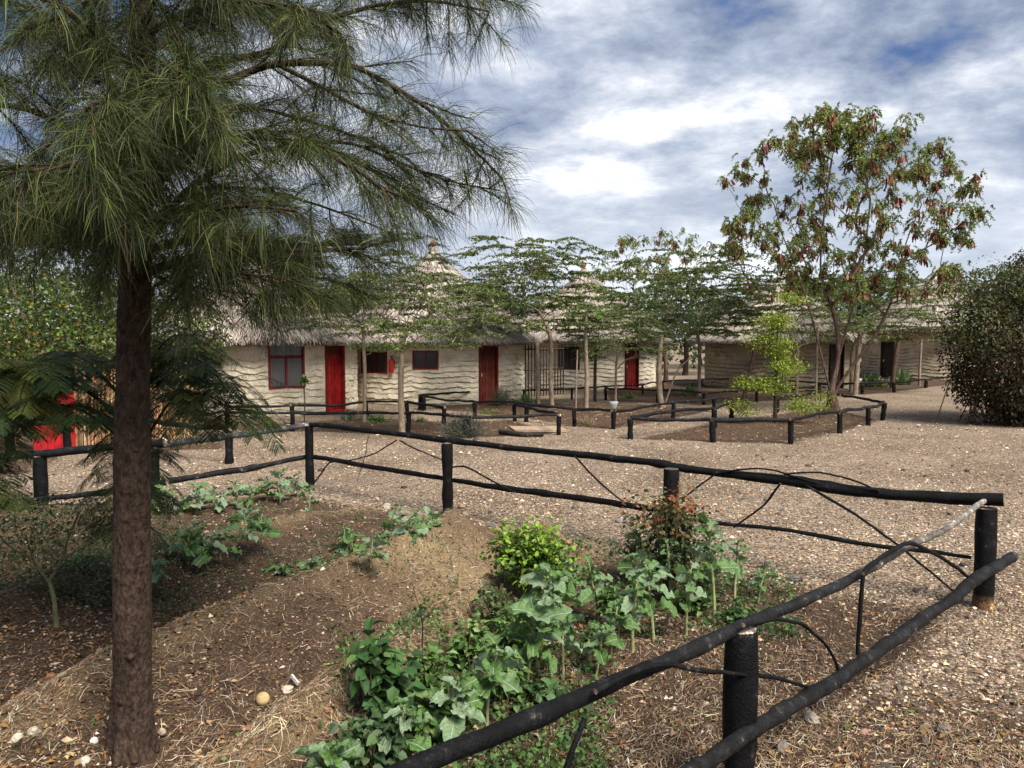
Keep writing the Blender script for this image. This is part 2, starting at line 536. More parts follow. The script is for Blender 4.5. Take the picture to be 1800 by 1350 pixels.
def ground_mat():
    """gravel and garden soil; the mask 'col' is (soil, straw, leafy) painted per vertex from the garden's outline"""
    m, t = base_mat('gravel_and_soil')
    at = NN(t, 'ShaderNodeAttribute', attribute_name='col')
    sp_ = NN(t, 'ShaderNodeSeparateColor', ins={0: (at, 0)})
    tcn = NN(t, 'ShaderNodeTexCoord')
    co = (tcn, 'Object')
    v1 = NN(t, 'ShaderNodeTexVoronoi', ins={'Vector': co, 'Scale': 42.0, 'Randomness': 1.0})
    v2 = NN(t, 'ShaderNodeTexVoronoi', ins={'Vector': co, 'Scale': 15.0, 'Randomness': 1.0})
    nf = NN(t, 'ShaderNodeTexNoise', ins={'Vector': co, 'Scale': 55.0, 'Detail': 7.0, 'Roughness': 0.75})
    nl = NN(t, 'ShaderNodeTexNoise', ins={'Vector': co, 'Scale': 0.55, 'Detail': 6.0, 'Roughness': 0.6})
    nm = NN(t, 'ShaderNodeTexNoise', ins={'Vector': co, 'Scale': 6.0, 'Detail': 6.0, 'Roughness': 0.7})
    sepc = NN(t, 'ShaderNodeSeparateColor', ins={0: (v1, 1)})
    peb = ramp(t, sepc.outputs[0], [(0.0, (0.13, 0.095, 0.07)), (0.3, (0.33, 0.25, 0.18)), (0.65, (0.47, 0.37, 0.275)), (0.93, (0.60, 0.475, 0.345)), (1.0, (0.78, 0.71, 0.61))])
    gap = ramp(t, v1.outputs[0], [(0.25, 1.0), (0.62, 0.45)])
    g1 = NN(t, 'ShaderNodeMix', data_type='RGBA', blend_type='MULTIPLY', ins={'Factor': 1.0})
    t.links.new(peb.outputs[0], g1.inputs[6]); t.links.new(gap.outputs[0], g1.inputs[7])
    big = ramp(t, nl.outputs[0], [(0.3, (0.66, 0.61, 0.56)), (0.7, (1.25, 1.22, 1.18))])
    g2 = NN(t, 'ShaderNodeMix', data_type='RGBA', blend_type='MULTIPLY', ins={'Factor': 1.0})
    t.links.new(g1.outputs[2], g2.inputs[6]); t.links.new(big.outputs[0], g2.inputs[7])
    soil = ramp(t, nf.outputs[0], [(0.3, (0.022, 0.014, 0.009)), (0.52, (0.095, 0.062, 0.042)), (0.68, (0.23, 0.16, 0.11)), (0.8, (0.36, 0.28, 0.20))])
    soil2 = NN(t, 'ShaderNodeMix', data_type='RGBA', blend_type='MULTIPLY', ins={'Factor': 1.0})
    sm = ramp(t, nm.outputs[0], [(0.3, (0.6, 0.6, 0.6)), (0.7, (1.35, 1.3, 1.2))])
    t.links.new(soil.outputs[0], soil2.inputs[6]); t.links.new(sm.outputs[0], soil2.inputs[7])
    straw = ramp(t, nf.outputs[0], [(0.3, (0.10, 0.066, 0.035)), (0.7, (0.50, 0.365, 0.20))])
    edge = M(t, 'ADD', sp_.outputs[0], M(t, 'MULTIPLY', M(t, 'SUBTRACT', nm, 0.5), 1.1))
    ef = ramp(t, edge.outputs[0], [(0.42, 0.0), (0.58, 1.0)])
    a_ = NN(t, 'ShaderNodeMix', data_type='RGBA', ins={'Factor': (ef, 0)})
    t.links.new(g2.outputs[2], a_.inputs[6]); t.links.new(soil2.outputs[2], a_.inputs[7])
    b_ = NN(t, 'ShaderNodeMix', data_type='RGBA', ins={'Factor': (sp_, 1)})
    t.links.new(a_.outputs[2], b_.inputs[6]); t.links.new(straw.outputs[0], b_.inputs[7])
    p = NN(t, 'ShaderNodeBsdfPrincipled', ins={'Roughness': 0.95, 'Specular IOR Level': 0.1})
    t.links.new(b_.outputs[2], p.inputs['Base Color'])
    hgt = M(t, 'ADD', M(t, 'MULTIPLY', v1, -0.5), M(t, 'ADD', M(t, 'MULTIPLY', v2, -0.4), nf))
    bp = NN(t, 'ShaderNodeBump', ins={'Strength': 1.0, 'Distance': 0.022, 'Height': hgt})
    t.links.new(bp.outputs[0], p.inputs['Normal'])
    NN(t, 'ShaderNodeOutputMaterial', ins={0: p})
    return m


MT['ground'] = ground_mat()


def kale_mat():
    m, t = base_mat('kale_leaf')
    at = NN(t, 'ShaderNodeAttribute', attribute_name='col')
    tcn = NN(t, 'ShaderNodeTexCoord')
    s_ = NN(t, 'ShaderNodeSeparateXYZ', ins={0: (tcn, 'Object')})
    ax = M(t, 'ABSOLUTE', s_.outputs[0])
    mid = ramp(t, ax.outputs[0], [(0.008, 1.0), (0.022, 0.0)])
    st = M(t, 'FRACT', M(t, 'MULTIPLY', M(t, 'SUBTRACT', s_.outputs[1], M(t, 'MULTIPLY', ax, 0.8)), 9.0))
    sv = ramp(t, st.outputs[0], [(0.0, 1.0), (0.10, 0.0), (0.92, 0.0), (1.0, 1.0)])
    vein = M(t, 'MAXIMUM', (mid.outputs[0]), M(t, 'MULTIPLY', sv.outputs[0], 0.6))
    nz = NN(t, 'ShaderNodeTexNoise', ins={'Vector': (tcn, 'Object'), 'Scale': 7.0, 'Detail': 6.0, 'Roughness': 0.6})
    oi = NN(t, 'ShaderNodeObjectInfo')
    leafc = ramp(t, nz.outputs[0], [(0.3, (0.045, 0.125, 0.020)), (0.7, (0.15, 0.265, 0.060))])
    bloom = ramp(t, nz.outputs[0], [(0.3, (0.15, 0.245, 0.125)), (0.7, (0.34, 0.43, 0.27))])
    rnd = ramp(t, oi.outputs['Random'], [(0.35, 0.0), (0.9, 0.95)])
    cm = NN(t, 'ShaderNodeMix', data_type='RGBA', ins={'Factor': (rnd, 0)})
    t.links.new(leafc.outputs[0], cm.inputs[6]); t.links.new(bloom.outputs[0], cm.inputs[7])
    c2 = NN(t, 'ShaderNodeMix', data_type='RGBA', ins={'Factor': M(t, 'MULTIPLY', vein, 0.85)})
    t.links.new(cm.outputs[2], c2.inputs[6]); c2.inputs[7].default_value = (0.42, 0.50, 0.36, 1)
    p = NN(t, 'ShaderNodeBsdfPrincipled', ins={'Roughness': 0.5, 'Specular IOR Level': 0.4})
    t.links.new(c2.outputs[2], p.inputs['Base Color'])
    b = NN(t, 'ShaderNodeBump', ins={'Strength': 0.6, 'Distance': 0.02, 'Height': M(t, 'ADD', nz, vein)})
    t.links.new(b.outputs[0], p.inputs['Normal'])
    tr = NN(t, 'ShaderNodeBsdfTranslucent')
    t.links.new(c2.outputs[2], tr.inputs[0])
    o = NN(t, 'ShaderNodeMixShader', ins={0: 0.25, 1: p, 2: tr})
    NN(t, 'ShaderNodeOutputMaterial', ins={0: o})
    return m


MT['kale'] = kale_mat()

# ------------------------------------------------------------------ ground
P1, P2, P3, P4, P5 = G(545, 862), G(787, 907), G(1178, 985), G(1728, 1068), G(1298, 1392)
NEARDIR = (P5 - P4)[:2]
P6 = np.r_[P4[:2] + NEARDIR * 2.0, 0]
PL1, PL2 = G(272, 888), G(73, 885)
GARDEN = [P1[:2], P4[:2], P6[:2], (-6, 0.4), (-11, 4), (-11, 11.0), PL2[:2], PL1[:2]]


def inside(x, y, poly):
    r = np.zeros(np.shape(x), bool)
    n = len(poly)
    for i in range(n):
        x1, y1 = poly[i]
        x2, y2 = poly[(i + 1) % n]
        c = ((y1 > y) != (y2 > y)) & (x < (x2 - x1) * (y - y1) / (y2 - y1 + 1e-12) + x1)
        r ^= c
    return r


def edist(x, y, poly):
    d = np.full(np.shape(x), 1e9)
    n = len(poly)
    for i in range(n):
        a, b = np.array(poly[i]), np.array(poly[(i + 1) % n])
        ab = b - a
        t = np.clip(((x - a[0]) * ab[0] + (y - a[1]) * ab[1]) / (ab @ ab), 0, 1)
        d = np.minimum(d, np.hypot(x - a[0] - t * ab[0], y - a[1] - t * ab[1]))
    return d


# the smaller beds between the huts, as outlines on the ground
BED_A = [G(*p)[:2] for p in ((395, 757), (717, 764), (825, 770), (982, 765), (905, 738), (780, 741), (645, 733), (515, 743), (400, 745))]
BED_B = [G(*p)[:2] for p in ((738, 718), (905, 733), (1010, 750), (1078, 755), (1183, 737), (1256, 722), (1150, 712), (840, 707))]
BED_C = [G(*p)[:2] for p in ((1108, 772), (1253, 778), (1390, 780), (1476, 762), (1526, 748), (1551, 739), (1455, 715), (1256, 742))]
BED_D = [G(*p)[:2] for p in ((1480, 697), (1515, 695), (1572, 690), (1627, 682), (1690, 676), (1690, 668), (1300, 668), (1060, 684), (1070, 706), (1237, 712), (1437, 702))]
BED_L = [G(*p)[:2] for p in ((-200, 850), (60, 832), (120, 800), (403, 790), (403, 762), (-200, 762))]
BEDS = [BED_A, BED_B, BED_C, BED_D, BED_L]
RIDGES = (-2.86, -4.28, -6.05, -8.1, -9.9)


def soil_mask(x, y):
    m = np.where(inside(x, y, GARDEN), 1.0, 0.0)
    d = edist(x, y, GARDEN)
    g = np.clip(0.5 + np.where(m > 0, d, -d) / 0.5, 0, 1)
    # the ground right of the near fence is half soil, half gravel; it turns to plain gravel with distance
    k = np.clip((6.2 - y - 0.15 * (x - 2)) / 2.2, 0, 1) * 0.72
    g = np.maximum(g, k)
    # the strip along the far fence is gravel trodden into the bed
    far = P4[:2] - P1[:2]
    n = np.array([-far[1], far[0]]) / np.linalg.norm(far)
    s = (x - P1[0]) * n[0] + (y - P1[1]) * n[1]
    g = np.where(m > 0, g * np.clip(0.30 + (-s) / 1.7, 0, 1), g)
    for b in BEDS:
        i = inside(x, y, b)
        e = edist(x, y, b)
        g = np.maximum(g, 0.85 * np.clip(0.45 + np.where(i, e, -e) / 0.6, 0, 1))
    return g


def straw_mask(x, y):
    s = 1.0 * np.exp(-((x + 0.55) / 0.95) ** 2 - ((y - 7.0) / 0.85) ** 2)
    u = x * 0.894 - y * 0.447
    s = s + np.where(inside(x, y, GARDEN), 0.60 * np.exp(-((u + 2.80) / 0.30) ** 2) + 0.5 * np.exp(-((u + 4.24) / 0.20) ** 2) + 0.45 * np.exp(-((u + 6.0) / 0.17) ** 2) + 0.4 * np.exp(-((u + 8.05) / 0.17) ** 2), 0)
    return np.clip(s * (0.5 + vnoise(x * 3, y * 3)), 0, 0.9)


def height(x, y):
    x, y = np.asarray(x, float), np.asarray(y, float)
    u = x * 0.894 - y * 0.447
    w = 0.10 * (vnoise(x * 1.3, y * 1.3) - 0.5)
    h = np.zeros(np.shape(x))
    for r, a in zip(RIDGES, (0.24, 0.26, 0.22, 0.20, 0.17)):
        h = h + a * (0.75 * np.exp(-((u - r - w) / 0.24) ** 2) + 0.45 * np.exp(-((u - r - w - 0.25) / 0.42) ** 2) - 0.35 * np.exp(-((u - r - w + 0.45) / 0.25) ** 2))
    along = np.clip((x * 0.447 + y * 0.894 - 1.5) / 1.5, 0, 1)
    g = np.where(inside(x, y, GARDEN), np.clip((edist(x, y, GARDEN) - 0.25) / 0.6, 0, 1), 0)
    fade = np.clip((9.6 - y) / 1.0, 0.35, 1) * np.clip((1.2 - x) / 1.5, 0, 1)
    h = h * g * along * fade
    h = h + 0.05 * (vnoise(x * 2.1, y * 2.1) - 0.5) * (0.35 + g) + 0.022 * (vnoise(x * 8, y * 8) - 0.5) * (0.2 + 1.5 * g) + 0.012 * (vnoise(x * 21, y * 21) - 0.5) * (0.15 + 1.6 * g)
    return h


def Hz(x, y):
    return float(height(np.array([x]), np.array([y]))[0])


def GP(px, py):
    """ground point seen at a pixel, on the relief"""
    p = G(px, py)
    for _ in range(3):
        p = G(px, py, Hz(p[0], p[1]))
    return p


def axis(lo, hi, fine_lo, fine_hi, step, grow):
    a = list(np.arange(fine_lo, fine_hi + 1e-6, step))
    s, x = step, a[-1]
    while x < hi:
        s *= grow
        x += s
        a.append(min(x, hi))
    s, x = step, a[0]
    b = []
    while x > lo:
        s *= grow
        x -= s
        b.append(max(x, lo))
    return np.array(b[::-1] + a)


gx = axis(-400, 400, -7.0, 7.0, 0.045, 1.09)
gy = axis(-60, 600, 1.5, 12.0, 0.045, 1.06)
X, Y = np.meshgrid(gx, gy)
Zg = height(X, Y)
Zg = np.where((np.abs(X) > 40) | (Y > 60), 0, Zg)
nx, ny = len(gx), len(gy)
ii = (np.arange(ny - 1)[:, None] * nx + np.arange(nx - 1)[None, :]).ravel()
mb = MB()
mb.add(np.stack([X, Y, Zg], -1).reshape(-1, 3), q=np.stack([ii, ii + 1, ii + nx + 1, ii + nx], -1),
       col=np.stack([soil_mask(X, Y), straw_mask(X, Y), np.zeros_like(X)], -1).reshape(-1, 3))
g = mb.build('ground', MT['ground'], smooth=True, kind='structure')
g['label'] = 'tan gravel yard running into dark garden soil with ridges'


def screen_scatter(rng, n, x0, x1, y0, y1):
    """ground points spread evenly over a part of the view"""
    px = rng.uniform(x0, x1, n)
    py = rng.uniform(y0, y1, n)
    a, b = (px - 900) / F, (675 - py) / F
    ry, rz = cp + b * sp, -sp + b * cp
    t = -CAMZ / rz
    return a * t, ry * t


# --- gravel and clods
rng = np.random.default_rng(11)
x, y = screen_scatter(rng, 165000, -140, 1940, 715, 1480)
sm_ = soil_mask(x, y)
keep = rng.random(len(x)) < np.where(sm_ > 0.5, 0.55, 0.85) * np.clip(1.5 - straw_mask(x, y) * 1.4, 0.2, 1)
x, y, sm_ = x[keep], y[keep], sm_[keep]
keep = rng.random(len(x)) < 0.25 + 0.75 * vnoise(x * 0.55 + 40, y * 0.8 + 3) ** 1.3 + 0.25 * vnoise(x * 2.3, y * 2.3)
x, y, sm_ = x[keep], y[keep], sm_[keep]
n = len(x)
sz = np.exp(rng.normal(math.log(0.0085), 0.42, n)) * np.clip(0.65 + y * 0.055, 0.75, 1.8)
sz = np.clip(sz, 0.004, 0.034)
z = height(x, y)
octv = np.array([[1, 0, 0], [0, 1, 0], [-1, 0, 0], [0, -1, 0], [0, 0, 1], [0, 0, -0.7]], float)
octt = np.array([[0, 1, 4], [1, 2, 4], [2, 3, 4], [3, 0, 4], [1, 0, 5], [2, 1, 5], [3, 2, 5], [0, 3, 5]])
v = octv[None] * (1 + 0.28 * rng.normal(size=(n, 6, 1))) * sz[:, None, None] * np.array([1.0, 0.8, 0.62]) * (1 + 0.25 * rng.normal(size=(n, 1, 3)))
an = rng.uniform(0, 2 * PI, n)
ca, sa = np.cos(an)[:, None], np.sin(an)[:, None]
vv = np.stack([v[..., 0] * ca - v[..., 1] * sa, v[..., 0] * sa + v[..., 1] * ca, v[..., 2]], -1)
vv += np.stack([x, y, z + sz * 0.25], -1)[:, None, :]
cg = pick(rng, [(0.44, 0.32, 0.205), (0.56, 0.42, 0.28), (0.28, 0.195, 0.125), (0.10, 0.075, 0.055), (0.68, 0.59, 0.47)], n, [0.36, 0.30, 0.2, 0.08, 0.06], 0.15, 0.04)
cs = pick(rng, [(0.11, 0.072, 0.048), (0.21, 0.14, 0.09), (0.38, 0.275, 0.18), (0.60, 0.50, 0.39), (0.035, 0.026, 0.02)], n, [0.3, 0.3, 0.2, 0.07, 0.13], 0.2, 0.05)
tone_ = (0.80 + 0.42 * vnoise(x * 0.8 + 7, y * 1.1))[:, None]
cg = cg * tone_
cc = np.where((sm_ + 0.4 * (rng.random(n) - 0.5) > 0.5)[:, None], cs, cg)
mb = MB()
mb.add(vv.reshape(-1, 3), t=(octt[None] + (np.arange(n) * 6)[:, None, None]).reshape(-1, 3), col=np.repeat(cc, 6, 0))
o = mb.build('gravel', MT['gravel'], kind='stuff')
o['label'] = 'loose tan and grey gravel and soil clods strewn over the yard'

# --- darker stones strewn on the yard
x, y = screen_scatter(rng, 520, -100, 1900, 735, 1440)
k_ = soil_mask(x, y) < 0.75
x, y = x[k_], y[k_]
mb = MB()
for i_ in range(len(x)):
    s_ = math.exp(rng.normal(math.log(0.022), 0.35)) * (0.8 + 0.05 * y[i_])
    rock(mb, (x[i_], y[i_], Hz(x[i_], y[i_]) + s_ * 0.15), (s_, s_ * 0.75, s_ * 0.5), rng, np.array(pick(rng, [(0.07, 0.055, 0.045), (0.13, 0.095, 0.07), (0.24, 0.17, 0.12), (0.5, 0.43, 0.35)], 1, [0.4, 0.3, 0.2, 0.1])[0]), sub=1)
o = mb.build('dark_gravel', MT['stone'], kind='stuff')
o['label'] = 'scattered dark and brown pebbles on the tan gravel'

# --- straw, casuarina needles and small sticks lying on the bed
x, y = screen_scatter(rng, 150000, -140, 1940, 690, 1480)
dens_ = np.where(inside(x, y, GARDEN), 0.20 * soil_mask(x, y) + 1.0 * straw_mask(x, y), 0.03 * (y < 5.2) + 0.01 + 0.35 * (soil_mask(x, y) > 0.6))
dens_ = np.where((x > 0.2) & (y < 6.0) & inside(x, y, GARDEN), 0.42, dens_)
dens_ = dens_ * (0.35 + 1.3 * vnoise(x * 2.2 + 9, y * 2.2))
keep = rng.random(len(x)) < dens_
x, y = x[keep], y[keep]
n = len(x)
L = rng.uniform(0.03, 0.115, n) * np.clip(y / 8, 1, 3)
pref = np.where(rng.random(n) < 0.55, math.atan2(0.894, 0.447) + rng.normal(0, 0.5, n), rng.uniform(0, 2 * PI, n))
dx, dy = np.cos(pref), np.sin(pref)
bend = rng.normal(0, 0.18, n)
P = []
for k in (-0.5, 0.0, 0.5):
    xx = x + dx * L * k - dy * L * bend * (0.25 - k * k)
    yy = y + dy * L * k + dx * L * bend * (0.25 - k * k)
    P.append(np.stack([xx, yy, height(xx, yy) + 0.006 + rng.random(n) * 0.016], -1))
P = np.stack(P, 1)
side = unit(np.stack([-dy, dx, rng.normal(0, 0.5, n)], -1))
cc = pick(rng, [(0.34, 0.25, 0.15), (0.22, 0.14, 0.08), (0.48, 0.38, 0.25), (0.11, 0.07, 0.045), (0.60, 0.52, 0.40)], n, [0.26, 0.27, 0.12, 0.29, 0.06])
mb = MB()
ribbons(mb, P, (rng.uniform(0.0006, 0.0017, n) * np.clip(y / 7, 1, 3.5))[:, None], side, cc)
x, y = x[: n // 3], y[: n // 3]
o = mb.build('straw', MT['dry'], kind='stuff')
o['label'] = 'dry straw, needles and twigs littered over the garden soil'

# --- fallen leaves
x, y = screen_scatter(rng, 11000, -100, 1900, 690, 1450)
keep = rng.random(len(x)) < np.where(inside(x, y, GARDEN), 0.55, np.where(soil_mask(x, y) > 0.5, 0.6, 0.05))
keep |= (rng.random(len(x)) < 0.8) & (x < -1.9) & (y < 7)
x, y = x[keep], y[keep]
xl, yl = screen_scatter(rng, 700, -60, 420, 1085, 1165)
x, y = np.r_[x, xl], np.r_[y, yl]
n = len(x)
mb = MB()
P = np.stack([x, y, height(x, y) + 0.012], -1)
d = rng.normal(size=(n, 3)); d[:, 2] *= 0.25
nn = rng.normal(size=(n, 3)) * 0.5 + np.array([0, 0, 1.0])
cc = pick(rng, [(0.26, 0.13, 0.05), (0.20, 0.11, 0.055), (0.34, 0.23, 0.12), (0.10, 0.06, 0.035), (0.10, 0.13, 0.04)], n, [0.26, 0.28, 0.2, 0.2, 0.06])
sc_ = np.clip(y / 9, 1, 2.6)
leaves(mb, P, d, nn, rng.uniform(0.018, 0.055, n) * sc_, rng.uniform(0.006, 0.016, n) * sc_, cc, 0.6)
o = mb.build('fallen_leaves', MT['dry'], kind='stuff')
o['label'] = 'orange and brown fallen leaves scattered on the soil'

# --- low weeds in the bed
def weed_patch(name, label, n, region, cols, hmax, size, seed, dens=None):
    r = np.random.default_rng(seed)
    x, y = screen_scatter(r, n, *region)
    k = inside(x, y, GARDEN)
    dn = vnoise(x * 3.1 + seed, y * 3.1) ** 1.5 * 1.8
    k &= r.random(len(x)) < dn
    x, y = x[k], y[k]
    m_ = MB()
    reps = 5
    X_ = np.repeat(x, reps) + r.normal(0, 0.05, len(x) * reps)
    Y_ = np.repeat(y, reps) + r.normal(0, 0.05, len(x) * reps)
    N_ = len(X_)
    hh = r.random(N_) ** 1.5 * hmax
    P_ = np.stack([X_, Y_, height(X_, Y_) + hh], -1)
    D_ = r.normal(size=(N_, 3)) + np.array([0, 0, 0.3])
    leaves(m_, P_, D_, r.normal(size=(N_, 3)) * 0.5 + np.array([0, 0, 1]), r.uniform(0.6, 1.3, N_) * size, r.uniform(0.3, 0.5, N_) * size, pick(r, cols, N_), 0.3, 0.1, True)
    s_ = N_ // 4
    T0 = np.stack([X_[:s_], Y_[:s_], height(X_[:s_], Y_[:s_])], -1)
    ribbons(m_, np.stack([T0, P_[:s_]], 1), np.full((s_, 2), 0.001), unit(r.normal(size=(s_, 3)) * [1, 1, .1]), pick(r, [(0.12, 0.14, 0.05), (0.2, 0.14, 0.08)], s_))
    o_ = m_.build(name, MT['leaf'], kind='stuff')
    o_['label'] = label
    return o_


weed_patch('weeds', 'low broad leaved green weeds under the kale plants', 1150, (600, 1060, 1120, 1400), [(0.08, 0.15, 0.035), (0.13, 0.21, 0.055), (0.04, 0.09, 0.025)], 0.10, 0.034, 3)
weed_patch('weeds', 'low green weeds among the kale beside the reddish bush', 1500, (880, 1400, 960, 1130), [(0.055, 0.12, 0.03), (0.10, 0.18, 0.05), (0.03, 0.07, 0.022)], 0.12, 0.032, 5)
weed_patch('weeds', 'dark scrubby ground weeds left of the big trunk', 4200, (-80, 330, 895, 1090), [(0.045, 0.075, 0.022), (0.08, 0.10, 0.035), (0.12, 0.085, 0.045)], 0.13, 0.028, 4)
weed_patch('weeds', 'thin green seedlings along the furrows of the bed', 800, (270, 800, 880, 1060), [(0.06, 0.12, 0.035), (0.10, 0.16, 0.06)], 0.05, 0.026, 6)

# ------------------------------------------------------------------ tree engine
def grow_tree(rng, trunk, targets, r_tip, power=0.45, jitter=0.04, lift=0.12, seg=0.22, limbs=None):
    """nodes: trunk polyline, then a branch from the best node to every target; returns list of (points, radii)"""
    tp = resample(trunk, seg)
    nodes = [p for p in tp]
    par = [-1] + list(range(len(tp) - 1))
    first = max(1, int(len(tp) * 0.45))
    cen = tp[-1]
    order = np.argsort(np.linalg.norm(targets - cen, axis=1))
    chains = [list(range(len(tp)))]
    ends = []
    ok = [False] * first + [True] * (len(nodes) - first)
    for lp in (limbs or []):
        lp = resample(lp, seg)
        b = int(np.argmin(np.linalg.norm(tp - lp[0], axis=1)))
        ch = [b]
        for i_, p_ in enumerate(lp[1:]):
            par.append(ch[-1]); nodes.append(p_); ch.append(len(nodes) - 1); ok.append(i_ > 1)
        chains.append(ch)
    arr = np.array(nodes)
    ok = np.array(ok)
    nlimb = len(nodes)
    for ti in order:
        t = targets[ti]
        d = np.linalg.norm(arr - t, axis=1)
        dv = (t - arr) / np.maximum(d[:, None], 1e-6)
        out = unit(arr - tp[max(0, first - 2)])
        cost = d * (1.25 - 0.55 * (dv * out).sum(1)) + 0.35 * np.maximum(arr[:, 2] - t[2], 0)
        cost[~ok] = 1e9
        b = int(np.argmin(cost))
        s = arr[b]
        D = np.linalg.norm(t - s)
        k = max(2, int(D / seg) + 1)
        w = np.linspace(0, 1, k + 1)[1:]
        pth = s + (t - s) * w[:, None]
        pth[:, 2] += lift * D * np.sin(w * PI) * 0.8
        pth[:-1] += rng.normal(0, jitter, (k - 1, 3)) * min(1.0, D)
        ch = [b]
        new = []
        for q_ in pth:
            par.append(ch[-1])
            nodes.append(q_)
            ch.append(len(nodes) - 1)
            new.append(q_)
        arr = np.vstack([arr, new])
        ok = np.r_[ok, np.ones(len(new), bool)]
        chains.append(ch)
        ends.append(len(nodes) - 1)
    cnt = np.zeros(len(nodes))
    for e in ends:
        i = e
        while i >= 0:
            cnt[i] += 1
            i = par[i]
    rad = r_tip * np.maximum(cnt, 1) ** power
    out = []
    for ch in chains:
        P_ = arr[ch]
        R_ = rad[ch].copy()
        if ch[0] != 0:
            R_[0] = min(R_[0], R_[1] * 1.25)
        out.append((P_, R_))
    return out


def ell(rng, n, c, r, hollow=0.0, zmin=-1.0, pw=2.0):
    out = []
    while len(out) < n:
        p = rng.uniform(-1, 1, 3)
        q_ = (np.abs(p) ** pw).sum() ** (1 / pw)
        if q_ < 1 and q_ > hollow and p[2] > zmin:
            out.append(np.asarray(c) + p * np.asarray(r))
    return np.array(out)


def put_wood(rng, chains, parent, mat, trunk_name='trunk', sides=7, base_r=None, split=True):
    tr = MB()
    P_, R_ = chains[0]
    R_ = R_.copy()
    if base_r:
        R_ = R_ / R_[0] * base_r
        f = np.exp(-np.linspace(0, 1, len(R_)) * 12)
        R_ *= 1 + 0.35 * f
    tube(tr, P_, R_, 12, rng=rng, rough=0.03)
    tr.build(trunk_name, mat, parent, smooth=True)
    br = MB()
    for P_, R_ in chains[1:]:
        if base_r:
            R_ = np.minimum(R_, base_r * 0.7)
        tube(br, P_, R_, sides, rng=rng, rough=0.03, cap=False)
    br.build('branches', mat, parent, smooth=True)


